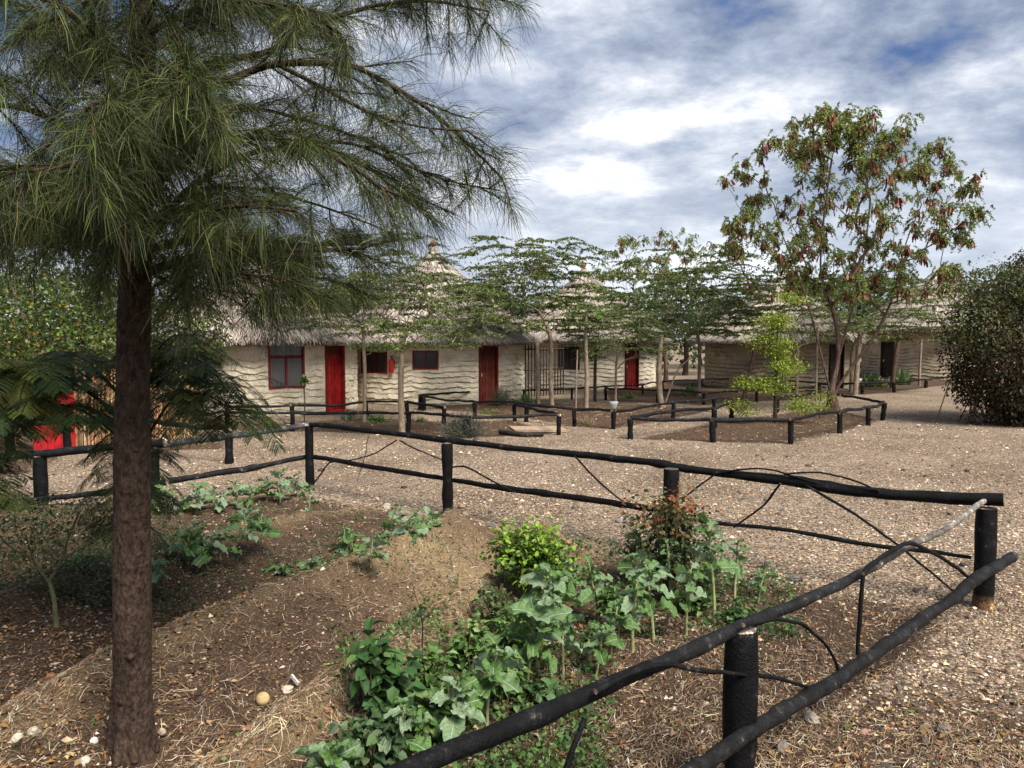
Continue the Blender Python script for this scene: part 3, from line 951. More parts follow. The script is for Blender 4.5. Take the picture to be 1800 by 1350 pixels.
# ------------------------------------------------------------------ huts
def hut(name_label, cx, cy, r, wh, rr, apex, wallcol, seed, doors, windows, layers=9, fin=True, roofcol=(0.36, 0.31, 0.26), ridge=0.075, fringe=True):
    rg = np.random.default_rng(seed)
    root = thing('thatched_hut', name_label, 'hut', (cx, cy, 0), 'round thatched huts of the camp')
    # openings given by the pixel column at which they are seen
    def ang(px):
        d = ray(px, 640)[:2]; d = d / np.linalg.norm(d)
        c_ = np.array([cx, cy]); b_ = d @ c_; disc = b_ * b_ - (c_ @ c_ - r * r)
        p = d * (b_ - math.sqrt(max(disc, 0))) - c_
        return math.atan2(p[1], p[0])
    ops = []
    for kind, px, hw, z0, z1, col, spec in [('door',) + d for d in doors] + [('window',) + w for w in windows]:
        ops.append((kind, ang(px), hw / r, z0, z1, col, spec))
    na, nz_ = 270, 112
    th = np.linspace(0, 2 * PI, na + 1)[:-1]
    zs = np.linspace(-0.05, wh, nz_)
    T_, Z_ = np.meshgrid(th, zs)
    # wavy courses of daubed poles: each course bulges and overhangs the next
    wav = 0.12 * (vnoise(T_ * 5 + seed, Z_ * 0.8 + 3) - 0.5) + 0.075 * (vnoise(T_ * 19, Z_ * 2.5 + seed) - 0.5)
    sp_c = 0.175
    ph = (Z_ + wav) / sp_c
    fr = ph - np.floor(ph)
    lay = np.floor(ph)
    broken = vnoise(T_ * 13 + lay * 7.3 + seed, lay * 3.1) 
    amp = ridge * np.clip((broken - 0.22) * 2.6 + 0.5 * (vnoise(T_ * 30, lay * 5.1) - 0.5), 0.08, 1.1)
    amp = amp * np.clip(vnoise(T_ * 4 + seed * 2, Z_ * 1.3) * 2.2 - 0.15, 0.15, 1.15)
    prof = np.where(fr < 0.15, 0.0, 1 - 0.55 * (fr - 0.20) / 0.80)
    R_ = r + amp * (prof - 0.6) + 0.04 * (vnoise(T_ * 11, Z_ * 4 + seed) - 0.5) + 0.018 * (vnoise(T_ * 60, Z_ * 18 + seed) - 0.5)
    near_op = np.zeros_like(T_)
    for k_, a, hw, z0, z1, c_, s_ in ops:
        da = np.abs((T_ - a + PI) % (2 * PI) - PI)
        m_ = np.clip(1 - (da - hw) / 0.035, 0, 1) * (Z_ > z0 - 0.1) * (Z_ < z1 + 0.1)
        near_op = np.maximum(near_op, m_)
    R_ = R_ * (1 - near_op) + (r + 0.015) * near_op
    v_ = np.stack([cx + R_ * np.cos(T_), cy + R_ * np.sin(T_), Z_], -1).reshape(-1, 3)
    j = np.arange(na); i = np.arange(nz_ - 1)
    I, J = np.meshgrid(i, j, indexing='ij')
    q = np.stack([I * na + J, I * na + (J + 1) % na, (I + 1) * na + (J + 1) % na, (I + 1) * na + J], -1).reshape(-1, 4)
    tm = (th[J] + PI / na).ravel(); zm = ((zs[I] + zs[I + 1]) / 2).ravel()
    hide = np.zeros(len(q), bool)
    for k_, a, hw, z0, z1, c_, s_ in ops:
        da = np.abs((tm - a + PI) % (2 * PI) - PI)
        hide |= (da < hw - PI / na) & (zm > z0) & (zm < z1)
    dirt = np.clip(1 - 0.45 * np.exp(-(Z_ + 0.10 * vnoise(T_ * 20, T_ * 3)) / 0.16), 0, 1) * (0.9 + 0.2 * vnoise(T_ * 6, Z_ * 2))
    m_ = MB()
    m_.add(v_, q=q[~hide], col=np.asarray(wallcol) * dirt.reshape(-1, 1))
    m_.build('wall', MT['wall'], root, smooth=False)
    for k_, a, hw, z0, z1, c_, s_ in ops:
        w = 2 * r * math.sin(hw)
        e = np.array([math.cos(a), math.sin(a), 0]); s2 = np.array([-math.sin(a), math.cos(a), 0]); up = np.array([0, 0, 1.0])
        Rm = np.stack([s2, e, up], 1)
        c0 = np.array([cx, cy, 0]) + e * (r * math.cos(hw))
        def B(mb_, sx_, ey, zc, dims, col):
            box(mb_, c0 + s2 * sx_ + e * ey + up * zc, dims, col, Rm)
        h = z1 - z0; zc = (z0 + z1) / 2
        if k_ == 'door':
            fr_ = MB()
            for sg in (-1, 1):
                B(fr_, sg * (w / 2 - 0.028), 0.01, zc, (0.056, 0.16, h), c_['frame'])
            B(fr_, 0, 0.012, z1 - 0.03, (w - 0.115, 0.155, 0.06), c_['frame'])
            fo = fr_.build('door_frame', MT['paint'], root)
            th_ = MB(); B(th_, 0, 0.10, z0 + 0.035, (w + 0.06, 0.34, 0.09), c_.get('th', (0.36, 0.02, 0.014))); th_.build('threshold', MT['paint'], root)
            dd = MB()
            B(dd, 0, -0.075, zc, (w - 0.12, 0.03, h - 0.10), tuple(x_ * 0.75 for x_ in c_['door']))
            do = dd.build('door', MT['paint'], root)
            npl = 5
            pw = (w - 0.12) / npl
            for k in range(npl):
                pb = MB()
                B(pb, (k - (npl - 1) / 2) * pw, -0.045 + rg.uniform(-0.003, 0.003), zc - 0.13, (pw - 0.010, 0.03, h - 0.40), np.array(c_['door']) * rg.uniform(0.8, 1.15))
                pb.build('plank', MT['paint'], do)
            vb = MB()
            for k in range(6):
                B(vb, 0, -0.045, z1 - 0.10 - k * 0.045, (w - 0.15, 0.035, 0.022), c_['vent'])
            vb.build('vent_slats', MT['paint'], do)
            hb = MB(); B(hb, c_.get('hs', -1) * (w / 2 - 0.13), -0.01, z0 + 0.95, (0.03, 0.05, 0.12), (0.55, 0.5, 0.42)); hb.build('handle', MT['paint'], do)
        else:
            fr_ = MB()
            t_ = 0.05
            for sg in (-1, 1):
                B(fr_, sg * (w / 2 - t_ / 2), 0.005, zc, (t_, 0.10, h), c_['frame'])
            for zz_ in (z0 + t_ / 2, z1 - t_ / 2):
                B(fr_, 0, 0.007, zz_, (w - 2 * t_ - 0.004, 0.096, t_), c_['frame'])
            if s_ != 'plain':
                B(fr_, 0, 0.0, z0 + h * 0.70, (w - 2 * t_ - 0.004, 0.06, 0.04), c_['frame'])
                B(fr_, 0, 0.0, z0 + (h * 0.70 - 0.02 + t_) / 2, (0.04, 0.06, h * 0.70 - 0.024 - t_), c_['frame'])
            else:
                B(fr_, 0, 0.0, zc, (0.035, 0.05, h - 2 * t_ - 0.004), c_['frame'])
            wo = fr_.build('window', MT['paint'], root)
            nn_ = 2
            for k in range(nn_):
                pb = MB()
                B(pb, (k - 0.5) * (w / 2 - 0.03), -0.035, z0 + h * (0.36 if s_ != 'plain' else 0.5), (w / 2 - 0.06, 0.01, h * (0.62 if s_ != 'plain' else 0.9)), c_['pane'])
                pb.build('pane', MT['glass'], wo)
            if s_ != 'plain':
                pb = MB(); B(pb, 0, -0.035, z0 + h * 0.85, (w - 0.11, 0.01, h * 0.24), c_['pane']); pb.build('pane', MT['glass'], wo)
            rb = MB(); B(rb, 0, -0.40, zc, (w + 0.2, 0.02, h + 0.2), (0.01, 0.01, 0.01)); rb.build('interior_shade_sheet', MT['paint'], root)  # near-black sheet behind the panes stands for the unlit room
    # roof
    eave_z = wh - 0.06
    eave = wh - 0.04 - (rr - r) * 0.16
    def prof_r(f):            # f 0 apex .. 1 eave : radius, height
        rad = rr * (f ** 1.04)
        zz_ = apex + (eave - apex) * (0.80 * f + 0.20 * f ** 0.62)
        return rad, zz_
    rf = MB()
    nf_, nth = 22, 96
    ff = np.linspace(0.02, 1, nf_)
    th2 = np.linspace(0, 2 * PI, nth + 1)[:-1]
    FF, TT = np.meshgrid(ff, th2, indexing='ij')
    ra, ze = prof_r(FF)
    ra = ra * (1 + 0.02 * (vnoise(TT * 4, FF * 9 + seed) - 0.5)); ze = ze - 0.05
    vr = np.stack([cx + ra * np.cos(TT), cy + ra * np.sin(TT), ze], -1).reshape(-1, 3)
    I, J = np.meshgrid(np.arange(nf_ - 1), np.arange(nth), indexing='ij')
    qr = np.stack([I * nth + J, (I + 1) * nth + J, (I + 1) * nth + (J + 1) % nth, I * nth + (J + 1) % nth], -1).reshape(-1, 4)
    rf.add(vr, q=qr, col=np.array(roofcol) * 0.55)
    # underside
    un = np.stack([np.r_[cx + ra[-1] * np.cos(th2), cx + (r - 0.1) * np.cos(th2)], np.r_[cy + ra[-1] * np.sin(th2), cy + (r - 0.1) * np.sin(th2)], np.r_[ze[-1] - 0.10, np.full(nth, wh - 0.02)]], -1)
    un = np.vstack([vr[-nth:], un])
    k = np.arange(nth); k2 = (k + 1) % nth
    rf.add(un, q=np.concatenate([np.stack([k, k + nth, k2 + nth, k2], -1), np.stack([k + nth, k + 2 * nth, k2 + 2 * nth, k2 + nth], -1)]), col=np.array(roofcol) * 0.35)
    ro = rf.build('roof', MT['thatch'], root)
    st = MB()
    for l in range(layers):
        f1 = (l + 1) / layers
        f0 = max(0.01, f1 - 1.5 / layers)
        n_ = int(150 + 1350 * f1)
        t0 = rg.uniform(0, 2 * PI, n_)
        e1 = f1 + rg.normal(0, 0.014, n_) + (0.012 if l == layers - 1 else 0)
        pts_ = []
        for kk, (w_, lift_) in enumerate(((0.0, 0.0), (0.55, 0.035), (1.0, 0.05))):
            f_ = f0 + (e1 - f0) * w_
            a_, z_ = prof_r(np.clip(f_, 0.01, 1.06))
            tt_ = t0 + rg.normal(0, 0.012, n_) * w_ / np.maximum(f1, 0.3)
            dz = lift_ + (rg.random(n_) ** 3) * 0.05 * w_
            pts_.append(np.stack([cx + (a_ + dz * 0.5) * np.cos(tt_), cy + (a_ + dz * 0.5) * np.sin(tt_), z_ + dz], -1))
        P_ = np.stack(pts_, 1)
        side_ = np.stack([-np.sin(t0), np.cos(t0), rg.normal(0, 0.25, n_)], -1)
        cc_ = pick(rg, [roofcol, np.array(roofcol) * 1.35, np.array(roofcol) * 0.62, (0.36, 0.29, 0.22)], n_, [0.45, 0.25, 0.2, 0.1], 0.15, 0.04)
        ribbons(st, P_, rg.uniform(0.008, 0.024, n_)[:, None] * np.array([0.8, 1.0, 0.5]), unit(side_), cc_)
    n_ = 1500                                                      # ragged fringe hanging off the eave
    t0 = rg.uniform(0, 2 * PI, n_)
    a_, z_ = prof_r(np.ones(n_))
    p0 = np.stack([cx + a_ * np.cos(t0), cy + a_ * np.sin(t0), z_ + 0.02], -1)
    L_ = rg.uniform(0.05, 0.17, n_)
    dd_ = unit(np.stack([np.cos(t0), np.sin(t0), np.full(n_, -0.8)], -1) + rg.normal(0, 0.25, (n_, 3)))
    P_ = np.stack([p0 - dd_ * 0.1, p0 + dd_ * L_[:, None] * 0.5, p0 + dd_ * L_[:, None] + np.array([0, 0, -1]) * L_[:, None] * 0.3], 1)
    ribbons(st, P_, rg.uniform(0.006, 0.016, n_)[:, None] * np.array([1, 0.9, 0.4]), unit(np.stack([-np.sin(t0), np.cos(t0), np.zeros(n_)], -1)), pick(rg, [roofcol, np.array(roofcol) * 0.6, np.array(roofcol) * 1.3], n_))
    st.build('thatch', MT['thatch'], ro, kind='stuff')
    if fin:
        fb = MB()
        pr = [(0.20, -0.26), (0.15, -0.10), (0.07, 0.0), (0.055, 0.03)]
        rad_ = [p[0] for p in pr]; pts_ = [(cx, cy, apex + p[1]) for p in pr]
        tube(fb, pts_, rad_, 12, col=(0.30, 0.22, 0.16))
        zz_ = np.linspace(0, PI, 9)
        tube(fb, [(cx, cy, apex + 0.14 - 0.125 * math.cos(a)) for a in zz_], [max(0.004, 0.125 * math.sin(a)) for a in zz_], 14, col=(0.36, 0.12, 0.055))
        fb.build('finial', MT['paint'], root, smooth=True)
    return root


CREAM = (0.80, 0.725, 0.575)
RED = {'frame': (0.20, 0.016, 0.014), 'door': (0.33, 0.012, 0.010), 'vent': (0.10, 0.035, 0.02), 'pane': (0.13, 0.13, 0.13), 'hs': -1}
DK = {'frame': (0.16, 0.018, 0.014), 'door': (0.17, 0.038, 0.024), 'vent': (0.06, 0.02, 0.014), 'pane': (0.04, 0.035, 0.035), 'hs': -1}
D3 = {'frame': (0.06, 0.012, 0.010), 'door': (0.22, 0.016, 0.014), 'vent': (0.08, 0.02, 0.014), 'pane': (0.03, 0.03, 0.03), 'hs': -1}

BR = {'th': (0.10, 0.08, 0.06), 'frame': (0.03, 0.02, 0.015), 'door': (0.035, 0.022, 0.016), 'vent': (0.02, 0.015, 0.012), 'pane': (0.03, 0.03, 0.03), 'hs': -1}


def centre(px, Y):
    p = A(px, 640, Y)
    return p[0], p[1]


c1, c2, c3, c4, c5 = centre(452, 23.5), centre(763, 28.0), centre(1025, 35.0), centre(1368, 34.5), centre(1645, 42.0)
hut('cream walled round hut with bright red door behind the big trunk', c1[0], c1[1], 3.0, 2.22, 3.50, 5.15, CREAM, 1,
    [(588, 0.40, 0.0, 2.0, RED, '')], [(504, 0.50, 0.78, 2.02, RED, '')], ridge=0.05)
hut('cream round hut with dark red door and terracotta ball finial', c2[0], c2[1], 3.3, 2.20, 3.85, 5.42, CREAM, 2,
    [(858, 0.38, 0.0, 1.92, DK, '')], [(657, 0.55, 1.0, 1.72, DK, 'plain'), (748, 0.42, 1.15, 1.75, DK, 'plain')])
hut('small looking cream round hut farther back with red door', c3[0], c3[1], 3.25, 2.25, 3.9, 5.30, CREAM, 3,
    [(1110, 0.37, 0.0, 1.98, D3, '')], [(1000, 0.45, 0.85, 1.8, D3, 'plain')])
hut('round hut behind the lime green sapling with shade painted into its walls', c4[0], c4[1], 3.2, 2.2, 3.9, 5.0, (0.44, 0.365, 0.27), 4,  # wall colour darkened to carry the shade on this hut
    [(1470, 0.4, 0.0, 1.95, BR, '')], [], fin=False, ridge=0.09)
hut('tall round hut at the far right with two tiered roof and shade painted walls', c5[0], c5[1], 3.7, 2.75, 4.5, 5.95, (0.44, 0.37, 0.27), 5,  # shade put into the wall tone of this hut as well
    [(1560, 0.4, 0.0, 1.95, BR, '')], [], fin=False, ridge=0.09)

# fire extinguisher hanging on hut 2's wall
cx, cy = c2
d = ray(688, 640)[:2]; d = d / np.linalg.norm(d); b_ = d @ np.array([cx, cy]); disc = b_ * b_ - (cx * cx + cy * cy - 3.42 ** 2)
p = d * (b_ - math.sqrt(disc))
root = thing('fire_extinguisher', 'red fire extinguisher hanging on the cream wall between two windows', 'fire extinguisher', (p[0], p[1], 1.0))
m_ = MB()
tube(m_, [(p[0], p[1], z_) for z_ in (1.03, 1.05, 1.42, 1.47, 1.50)], [0.05, 0.075, 0.075, 0.055, 0.03], 12, col=(0.5, 0.02, 0.015))
m_.build('cylinder_body', MT['paint'], root, smooth=True)
m_ = MB(); tube(m_, [(p[0], p[1], 1.50), (p[0], p[1], 1.56)], [0.02, 0.02], 8, col=(0.05, 0.05, 0.05)); box(m_, (p[0] + 0.03, p[1] - 0.02, 1.57), (0.12, 0.03, 0.025), (0.04, 0.04, 0.04)); m_.build('valve', MT['paint'], root)
m_ = MB(); tube(m_, resample([(p[0], p[1] - 0.02, 1.53), (p[0] + 0.11, p[1] - 0.03, 1.45), (p[0] + 0.10, p[1] - 0.04, 1.15)], 0.05), 0.012, 6, col=(0.02, 0.02, 0.02)); m_.build('hose', MT['paint'], root)

# lattice screen between the second and third hut
a, b = A(918, 700, 27.5), A(990, 700, 29.5)
root = thing('lattice_screen', 'dark slatted screen standing between two cream huts', 'screen', (a[0], a[1], 0))
m_ = MB()
for k in range(15):
    p = a + (b - a) * k / 14
    q_ = MB(); box(q_, (p[0], p[1], 0.95), (0.045, 0.03, 1.9), (0.035, 0.028, 0.022)); q_.build('slat', MT['wood'], root)
for z_ in (0.25, 1.0, 1.75):
    tube(m_, [(a[0], a[1] - 0.04, z_), (b[0], b[1] - 0.04, z_)], 0.03, 6, col=(0.05, 0.04, 0.03))
m_.build('crossbars', MT['wood'], root)

# ------------------------------------------------------------------ fences
BLACK = (0.0042, 0.004, 0.0042)
GREYB = (0.0115, 0.011, 0.011)


def rail(mb_, pts, r0, r1, seed, col=BLACK, sides=10, step=0.12, colend=None, wob=0.006):
    rg = np.random.default_rng(seed)
    P_ = resample(pts, step)
    n_ = len(P_)
    k = np.linspace(0, 1, n_)
    w_ = np.cumsum(rg.normal(0, wob * 0.5, (n_, 3)), 0)
    w_ -= w_[0] + (w_[-1] - w_[0]) * k[:, None]
    P_ = P_ + w_
    R_ = (r0 + (r1 - r0) * k) * (1 + 0.07 * np.convolve(rg.normal(size=n_ + 4), np.ones(5) / 2.2, 'valid'))
    for _ in range(max(1, n_ // 7)):                    # knots
        i_ = rg.integers(1, n_ - 1)
        R_[i_] *= 1.16
    tube(mb_, P_, R_, sides, col=col, rng=rg, rough=0.035, capcol=(0.20, 0.16, 0.12), colend=colend)


def post(mb_, p, h, r, seed, lean=(0, 0), col=BLACK, foot=(0.09, 0.055, 0.03), depth=0.25):
    rg = np.random.default_rng(seed)
    g0 = Hz(p[0], p[1])
    zs = np.array([-depth, 0.0, 0.05, 0.12, 0.3, 0.5, 0.75, 0.97, 1.0]) * np.array([1, 1, 1, 1, h, h, h, h, h])
    zs = np.sort(zs)
    P_ = [(p[0] + lean[0] * z_, p[1] + lean[1] * z_, g0 + z_) for z_ in zs]
    R_ = r * (1 + 0.05 * rg.normal(size=len(zs)))
    R_[-1] = r * 0.93
    cols = np.array([np.asarray(foot) if z_ < 0.06 else np.asarray(col) for z_ in zs])
    tube(mb_, P_, R_, 14, col=cols, rng=rg, rough=0.03, capcol=(0.13, 0.105, 0.08))


fence = thing('garden_fence', 'black rustic log fence with two rails around the vegetable garden', 'fence', (P4[0], P4[1], 0))
GF = 'posts'


def fpost(p, toppx, r, seed, h=None, lean=(0, 0), foot=(0.035, 0.026, 0.02)):
    if h is None:
        q_ = A(toppx[0], toppx[1], p[1])
        h = q_[2] - Hz(p[0], p[1])
    m_ = MB(); post(m_, p, h, r, seed, lean, foot=foot)
    return m_.build('post', MT['pole'], fence, smooth=True)


fpost(P1, (545, 748), 0.062, 21)
fpost(P2, (787, 779), 0.066, 22, foot=(0.20, 0.15, 0.10))
fpost(P3, (1178, 824), 0.075, 23)
fpost(P4, (1730, 893), 0.080, 24, foot=(0.15, 0.085, 0.04))
fpost(P5, (1297, 1105), 0.078, 25)
fpost(P6, None, 0.078, 26, h=0.8)
fpost(PL1, (272, 792), 0.072, 27)
fpost(PL2, (73, 802), 0.085, 28)
fpost(G(-190, 890), (0, 0), 0.08, 29, h=0.8)


def rl(pts, a, b, r0, r1, seed, off=0.0, **kw):
    P_ = np.array([V(x_, y_, a, b) for x_, y_ in pts])
    P_[:, 1] += off
    m_ = MB(); rail(m_, P_, r0, r1, seed, **kw)
    return m_.build('rail', MT['pole'], fence, smooth=True)


rl([(540, 746), (620, 754), (700, 763), (787, 773), (900, 787), (1000, 796), (1100, 808), (1180, 818)], P1, P2 * .5 + P4 * .5, 0.030, 0.040, 31)
rl([(1165, 816), (1260, 829), (1400, 845), (1480, 860), (1560, 868), (1650, 874), (1762, 877)], P2, P4, 0.040, 0.055, 32, off=-0.02)
rl([(550, 805), (640, 820), (720, 833), (787, 845), (900, 863), (1000, 876), (1095, 888), (1185, 902)], P1, P2, 0.034, 0.030, 33, off=0.08)
rl([(1172, 912), (1290, 925), (1380, 935), (1440, 945), (1500, 958), (1570, 968), (1640, 974), (1715, 984)], P2, P4, 0.022, 0.016, 34, off=0.06, col=GREYB)
rl([(548, 746), (470, 757), (400, 766), (275, 783)], P1, PL1, 0.040, 0.046, 35, col=(0.06, 0.058, 0.058))
rl([(290, 778), (180, 786), (75, 797), (-60, 806), (-190, 815)], PL1, PL2, 0.055, 0.05, 36, col=GREYB)
rl([(548, 803), (500, 812), (440, 826), (360, 838), (290, 848)], P1, PL1, 0.036, 0.040, 37, off=0.1, col=GREYB)
rl([(300, 845), (200, 862), (130, 869), (60, 878), (-190, 905)], PL1, PL2, 0.035, 0.035, 38, off=-0.1, col=GREYB)
# near run, beside the camera
n5 = [(1748, 870), (1700, 903), (1655, 937), (1590, 966), (1500, 1018), (1400, 1064), (1310, 1099), (1230, 1141), (1150, 1174), (1060, 1212), (960, 1258), (850, 1308), (740, 1352), (560, 1430)]
P_ = np.array([V(x_, y_, P4, P5) for x_, y_ in n5]); P_[:, 0] -= 0.02
k6 = 6
m_ = MB(); rail(m_, P_[:5], 0.019, 0.030, 41, col=(0.24, 0.21, 0.175), colend=np.array(GREYB)); m_.build('rail', MT['pole'], fence, smooth=True, label='thin rail with pale bare wood towards its end')
m_ = MB(); rail(m_, P_[4:9], 0.030, 0.033, 42, col=GREYB, wob=0.004); m_.build('rail', MT['pole'], fence, smooth=True)
m_ = MB(); rail(m_, P_[8:], 0.033, 0.036, 43, col=BLACK); m_.build('rail', MT['pole'], fence, smooth=True)
n6 = [(1762, 974), (1700, 1012), (1640, 1060), (1560, 1115), (1480, 1165), (1400, 1215), (1310, 1271), (1200, 1338), (1100, 1400), (950, 1500)]
P_ = np.array([V(x_, y_, P4, P5) for x_, y_ in n6]); P_ += np.array([0.045, -0.07, 0])
m_ = MB(); rail(m_, P_, 0.041, 0.036, 44, col=GREYB, step=0.08); m_.build('rail', MT['pole'], fence, smooth=True)


def twig(pts, a, b, r, seed, off=(0, 0, 0), mat='pole', col=BLACK, r1=None):
    P_ = np.array([V(x_, y_, a, b) for x_, y_ in pts]) + np.asarray(off)
    m_ = MB(); rail(m_, P_, r, r1 if r1 else r * 0.8, seed, sides=6, step=0.06, col=col, wob=0.004)
    return m_.build('brace_stick', MT[mat], fence, smooth=True)


tw_far = [([(554, 851), (570, 830), (580, 812), (620, 808), (665, 795), (702, 772)], 0.010),
          ([(652, 766), (645, 800), (632, 845)], 0.005), ([(706, 773), (740, 790), (784, 808)], 0.010),
          ([(797, 820), (822, 818), (860, 840), (908, 864)], 0.011), ([(1012, 800), (1050, 840), (1098, 880)], 0.010),
          ([(1262, 829), (1232, 850), (1205, 872)], 0.010), ([(1255, 831), (1310, 822), (1360, 822), (1390, 834), (1445, 850)], 0.010),
          ([(1378, 832), (1440, 827), (1500, 842), (1545, 862)], 0.010), ([(1372, 848), (1345, 885), (1290, 925)], 0.011),
          ([(1415, 850), (1500, 900), (1590, 965), (1680, 1040)], 0.012)]
for k, (pt, r_) in enumerate(tw_far):
    twig(pt, P2, P4, r_, 60 + k, off=(-0.02, -0.055, 0))
tw_near = [([(1500, 1004), (1540, 970), (1580, 948), (1640, 975), (1700, 1018)], 0.014), ([(1502, 1002), (1494, 1080), (1492, 1145)], 0.013),
           ([(1290, 1092), (1350, 1078), (1395, 1087), (1440, 1130), (1458, 1160), (1462, 1190)], 0.011),
           ([(1030, 1205), (1090, 1172), (1150, 1158), (1215, 1172), (1290, 1176), (1350, 1184), (1402, 1200)], 0.012),
           ([(1012, 1250), (985, 1310), (960, 1400)], 0.012)]
for k, (pt, r_) in enumerate(tw_near):
    twig(pt, P4, P5, r_, 80 + k, off=(0.03, -0.05, 0.0))
tw = MB()


def low_fence(label, posts, rails, h=0.44, pr=0.055, rr_=0.035, seed=0, group='low log fences round the beds'):
    """posts: list of (px, py) on the ground; rails: lists of post numbers"""
    pp = [G(*p) for p in posts]
    root = thing('low_fence', label, 'fence', (pp[0][0], pp[0][1], 0), group)
    rg = np.random.default_rng(seed)
    hs = [h * rg.uniform(0.93, 1.07) for _ in pp]
    for i_, p in enumerate(pp):
        m_ = MB(); post(m_, p, hs[i_], pr * rg.uniform(0.85, 1.15), seed * 50 + i_, lean=(rg.normal(0, 0.05), rg.normal(0, 0.03)), foot=BLACK)
        m_.build('post', MT['pole'], root, smooth=True)
    for k_, seq in enumerate(rails):
        P_ = []
        for a_, b_ in zip(seq[:-1], seq[1:]):
            A_ = np.r_[pp[a_][:2], hs[a_] + 0.02 + Hz(*pp[a_][:2])]; B_ = np.r_[pp[b_][:2], hs[b_] + 0.02 + Hz(*pp[b_][:2])]
            m_ = MB()
            mid = (A_ + B_) / 2 + np.array([rg.normal(0, 0.05), rg.normal(0, 0.05), rg.normal(0.0, 0.022)])
            e = unit(B_ - A_) * 0.06
            rail(m_, [A_ - e, (A_ + mid) / 2 + rg.normal(0, 0.01, 3), mid, (B_ + mid) / 2 + rg.normal(0, 0.01, 3), B_ + e], rr_ * rg.uniform(0.85, 1.15), rr_ * rg.uniform(0.8, 1.05), seed * 77 + k_ * 9 + a_,
                 col=np.array(GREYB) * rg.uniform(0.6, 1.5), sides=8, step=0.2, wob=0.02)
            m_.build('rail', MT['pole'], root, smooth=True)
    return root


low_fence('low black log fence round the bed in front of the first two huts', [(340, 768), (400, 761), (515, 758), (717, 764), (825, 770), (982, 765), (905, 741), (780, 748), (717, 736), (645, 733), (515, 746), (400, 748)],
          [[0, 1, 2, 3, 4, 5], [11, 10, 9, 8, 7], [5, 6]], seed=1)
low_fence('low black log fence round the middle bed before the dark red door', [(738, 720), (835, 733), (925, 742), (1010, 750), (1078, 754), (1183, 737), (1256, 724), (840, 708), (745, 722)],
          [[0, 1, 2, 3, 4, 5, 6], [0, 7]], seed=2, h=0.42)
low_fence('low crooked log fence round the red pod tree', [(1108, 772), (1253, 778), (1390, 780), (1476, 762), (1526, 748), (1551, 739), (1455, 716), (1365, 726), (1285, 742), (1256, 752)],
          [[0, 1, 2, 3, 4, 5], [5, 6, 7], [0, 9, 8]], seed=3, h=0.47, pr=0.062, rr_=0.042)
low_fence('low log fence in front of the far right hut', [(1506, 693), (1515, 693), (1572, 690), (1627, 682), (1682, 676), (1440, 690), (1300, 684)], [[0, 2, 3, 4], [6, 5, 0]], seed=4, h=0.36, pr=0.06, rr_=0.04)
low_fence('low log fence crossing behind the pale leaning stake', [(1065, 704), (1083, 706), (1155, 708), (1237, 712), (1330, 706), (1437, 702)], [[0, 1, 2, 3, 4, 5]], seed=5, h=0.40, pr=0.05)
low_fence('low log fence running before the third hut and its red door', [(920, 705), (1005, 702), (1130, 694), (1165, 687), (1232, 684), (1300, 682)], [[0, 1, 2, 3, 4, 5]], seed=6, h=0.36, pr=0.045, rr_=0.03)
low_fence('low log fence at the left before the cane fence and red gate', [(120, 800), (20, 812), (260, 800), (403, 815)], [[1, 0, 2, 3]], seed=7, h=0.62, pr=0.07, rr_=0.05)

# ------------------------------------------------------------------ cane fence and red gate at the left
rg = np.random.default_rng(40)
a, b = G(134, 787), G(350, 770)
root = thing('cane_fence', 'fence of upright orange brown canes beside the red gate', 'fence', (a[0], a[1], 0))
nc = 64
for k in range(nc):
    p = a + (b - a) * (k + rg.uniform(-0.25, 0.25)) / nc
    h = rg.uniform(1.35, 1.75)
    m_ = MB()
    tube(m_, [(p[0], p[1], -0.05), (p[0] + rg.normal(0, 0.02), p[1], h * 0.5), (p[0] + rg.normal(0, 0.05), p[1] + 0.02, h)], rg.uniform(0.014, 0.024), 6, col=np.array(pick(rg, [(0.42, 0.23, 0.11), (0.50, 0.33, 0.17), (0.26, 0.13, 0.07)], 1)[0]))
    m_.build('cane', MT['wood'], root, smooth=True)
m_ = MB()
for z_ in (0.4, 1.15):
    tube(m_, [(a[0], a[1] + 0.05, z_), (b[0], b[1] + 0.05, z_)], 0.03, 6, col=(0.08, 0.05, 0.03))
m_.build('crossbar', MT['wood'], root)
ga, gb = G(60, 792), G(133, 789)
root = thing('red_gate', 'bright red boarded gate at the left edge behind the leaves', 'gate', (ga[0], ga[1], 0))
m_ = MB()
e = (gb - ga); Lg = np.linalg.norm(e); e = e / Lg
Rm = np.stack([e, np.cross([0, 0, 1.0], e), np.array([0, 0, 1.0])], 1)
for k in range(6):
    c_ = ga + e * Lg * (k + 0.5) / 6
    q_ = MB(); box(q_, (c_[0], c_[1], 0.56), (Lg / 6 - 0.008, 0.03, 1.12), np.array((0.36, 0.010, 0.014)) * rg.uniform(0.85, 1.1), Rm); q_.build('board', MT['paint'], root)
for z_ in (0.25, 0.95):
    c_ = (ga + gb) / 2
    box(m_, (c_[0], c_[1] + 0.035, z_), (Lg, 0.03, 0.10), (0.30, 0.012, 0.014), Rm)
m_.build('gate_brace', MT['paint'], root)

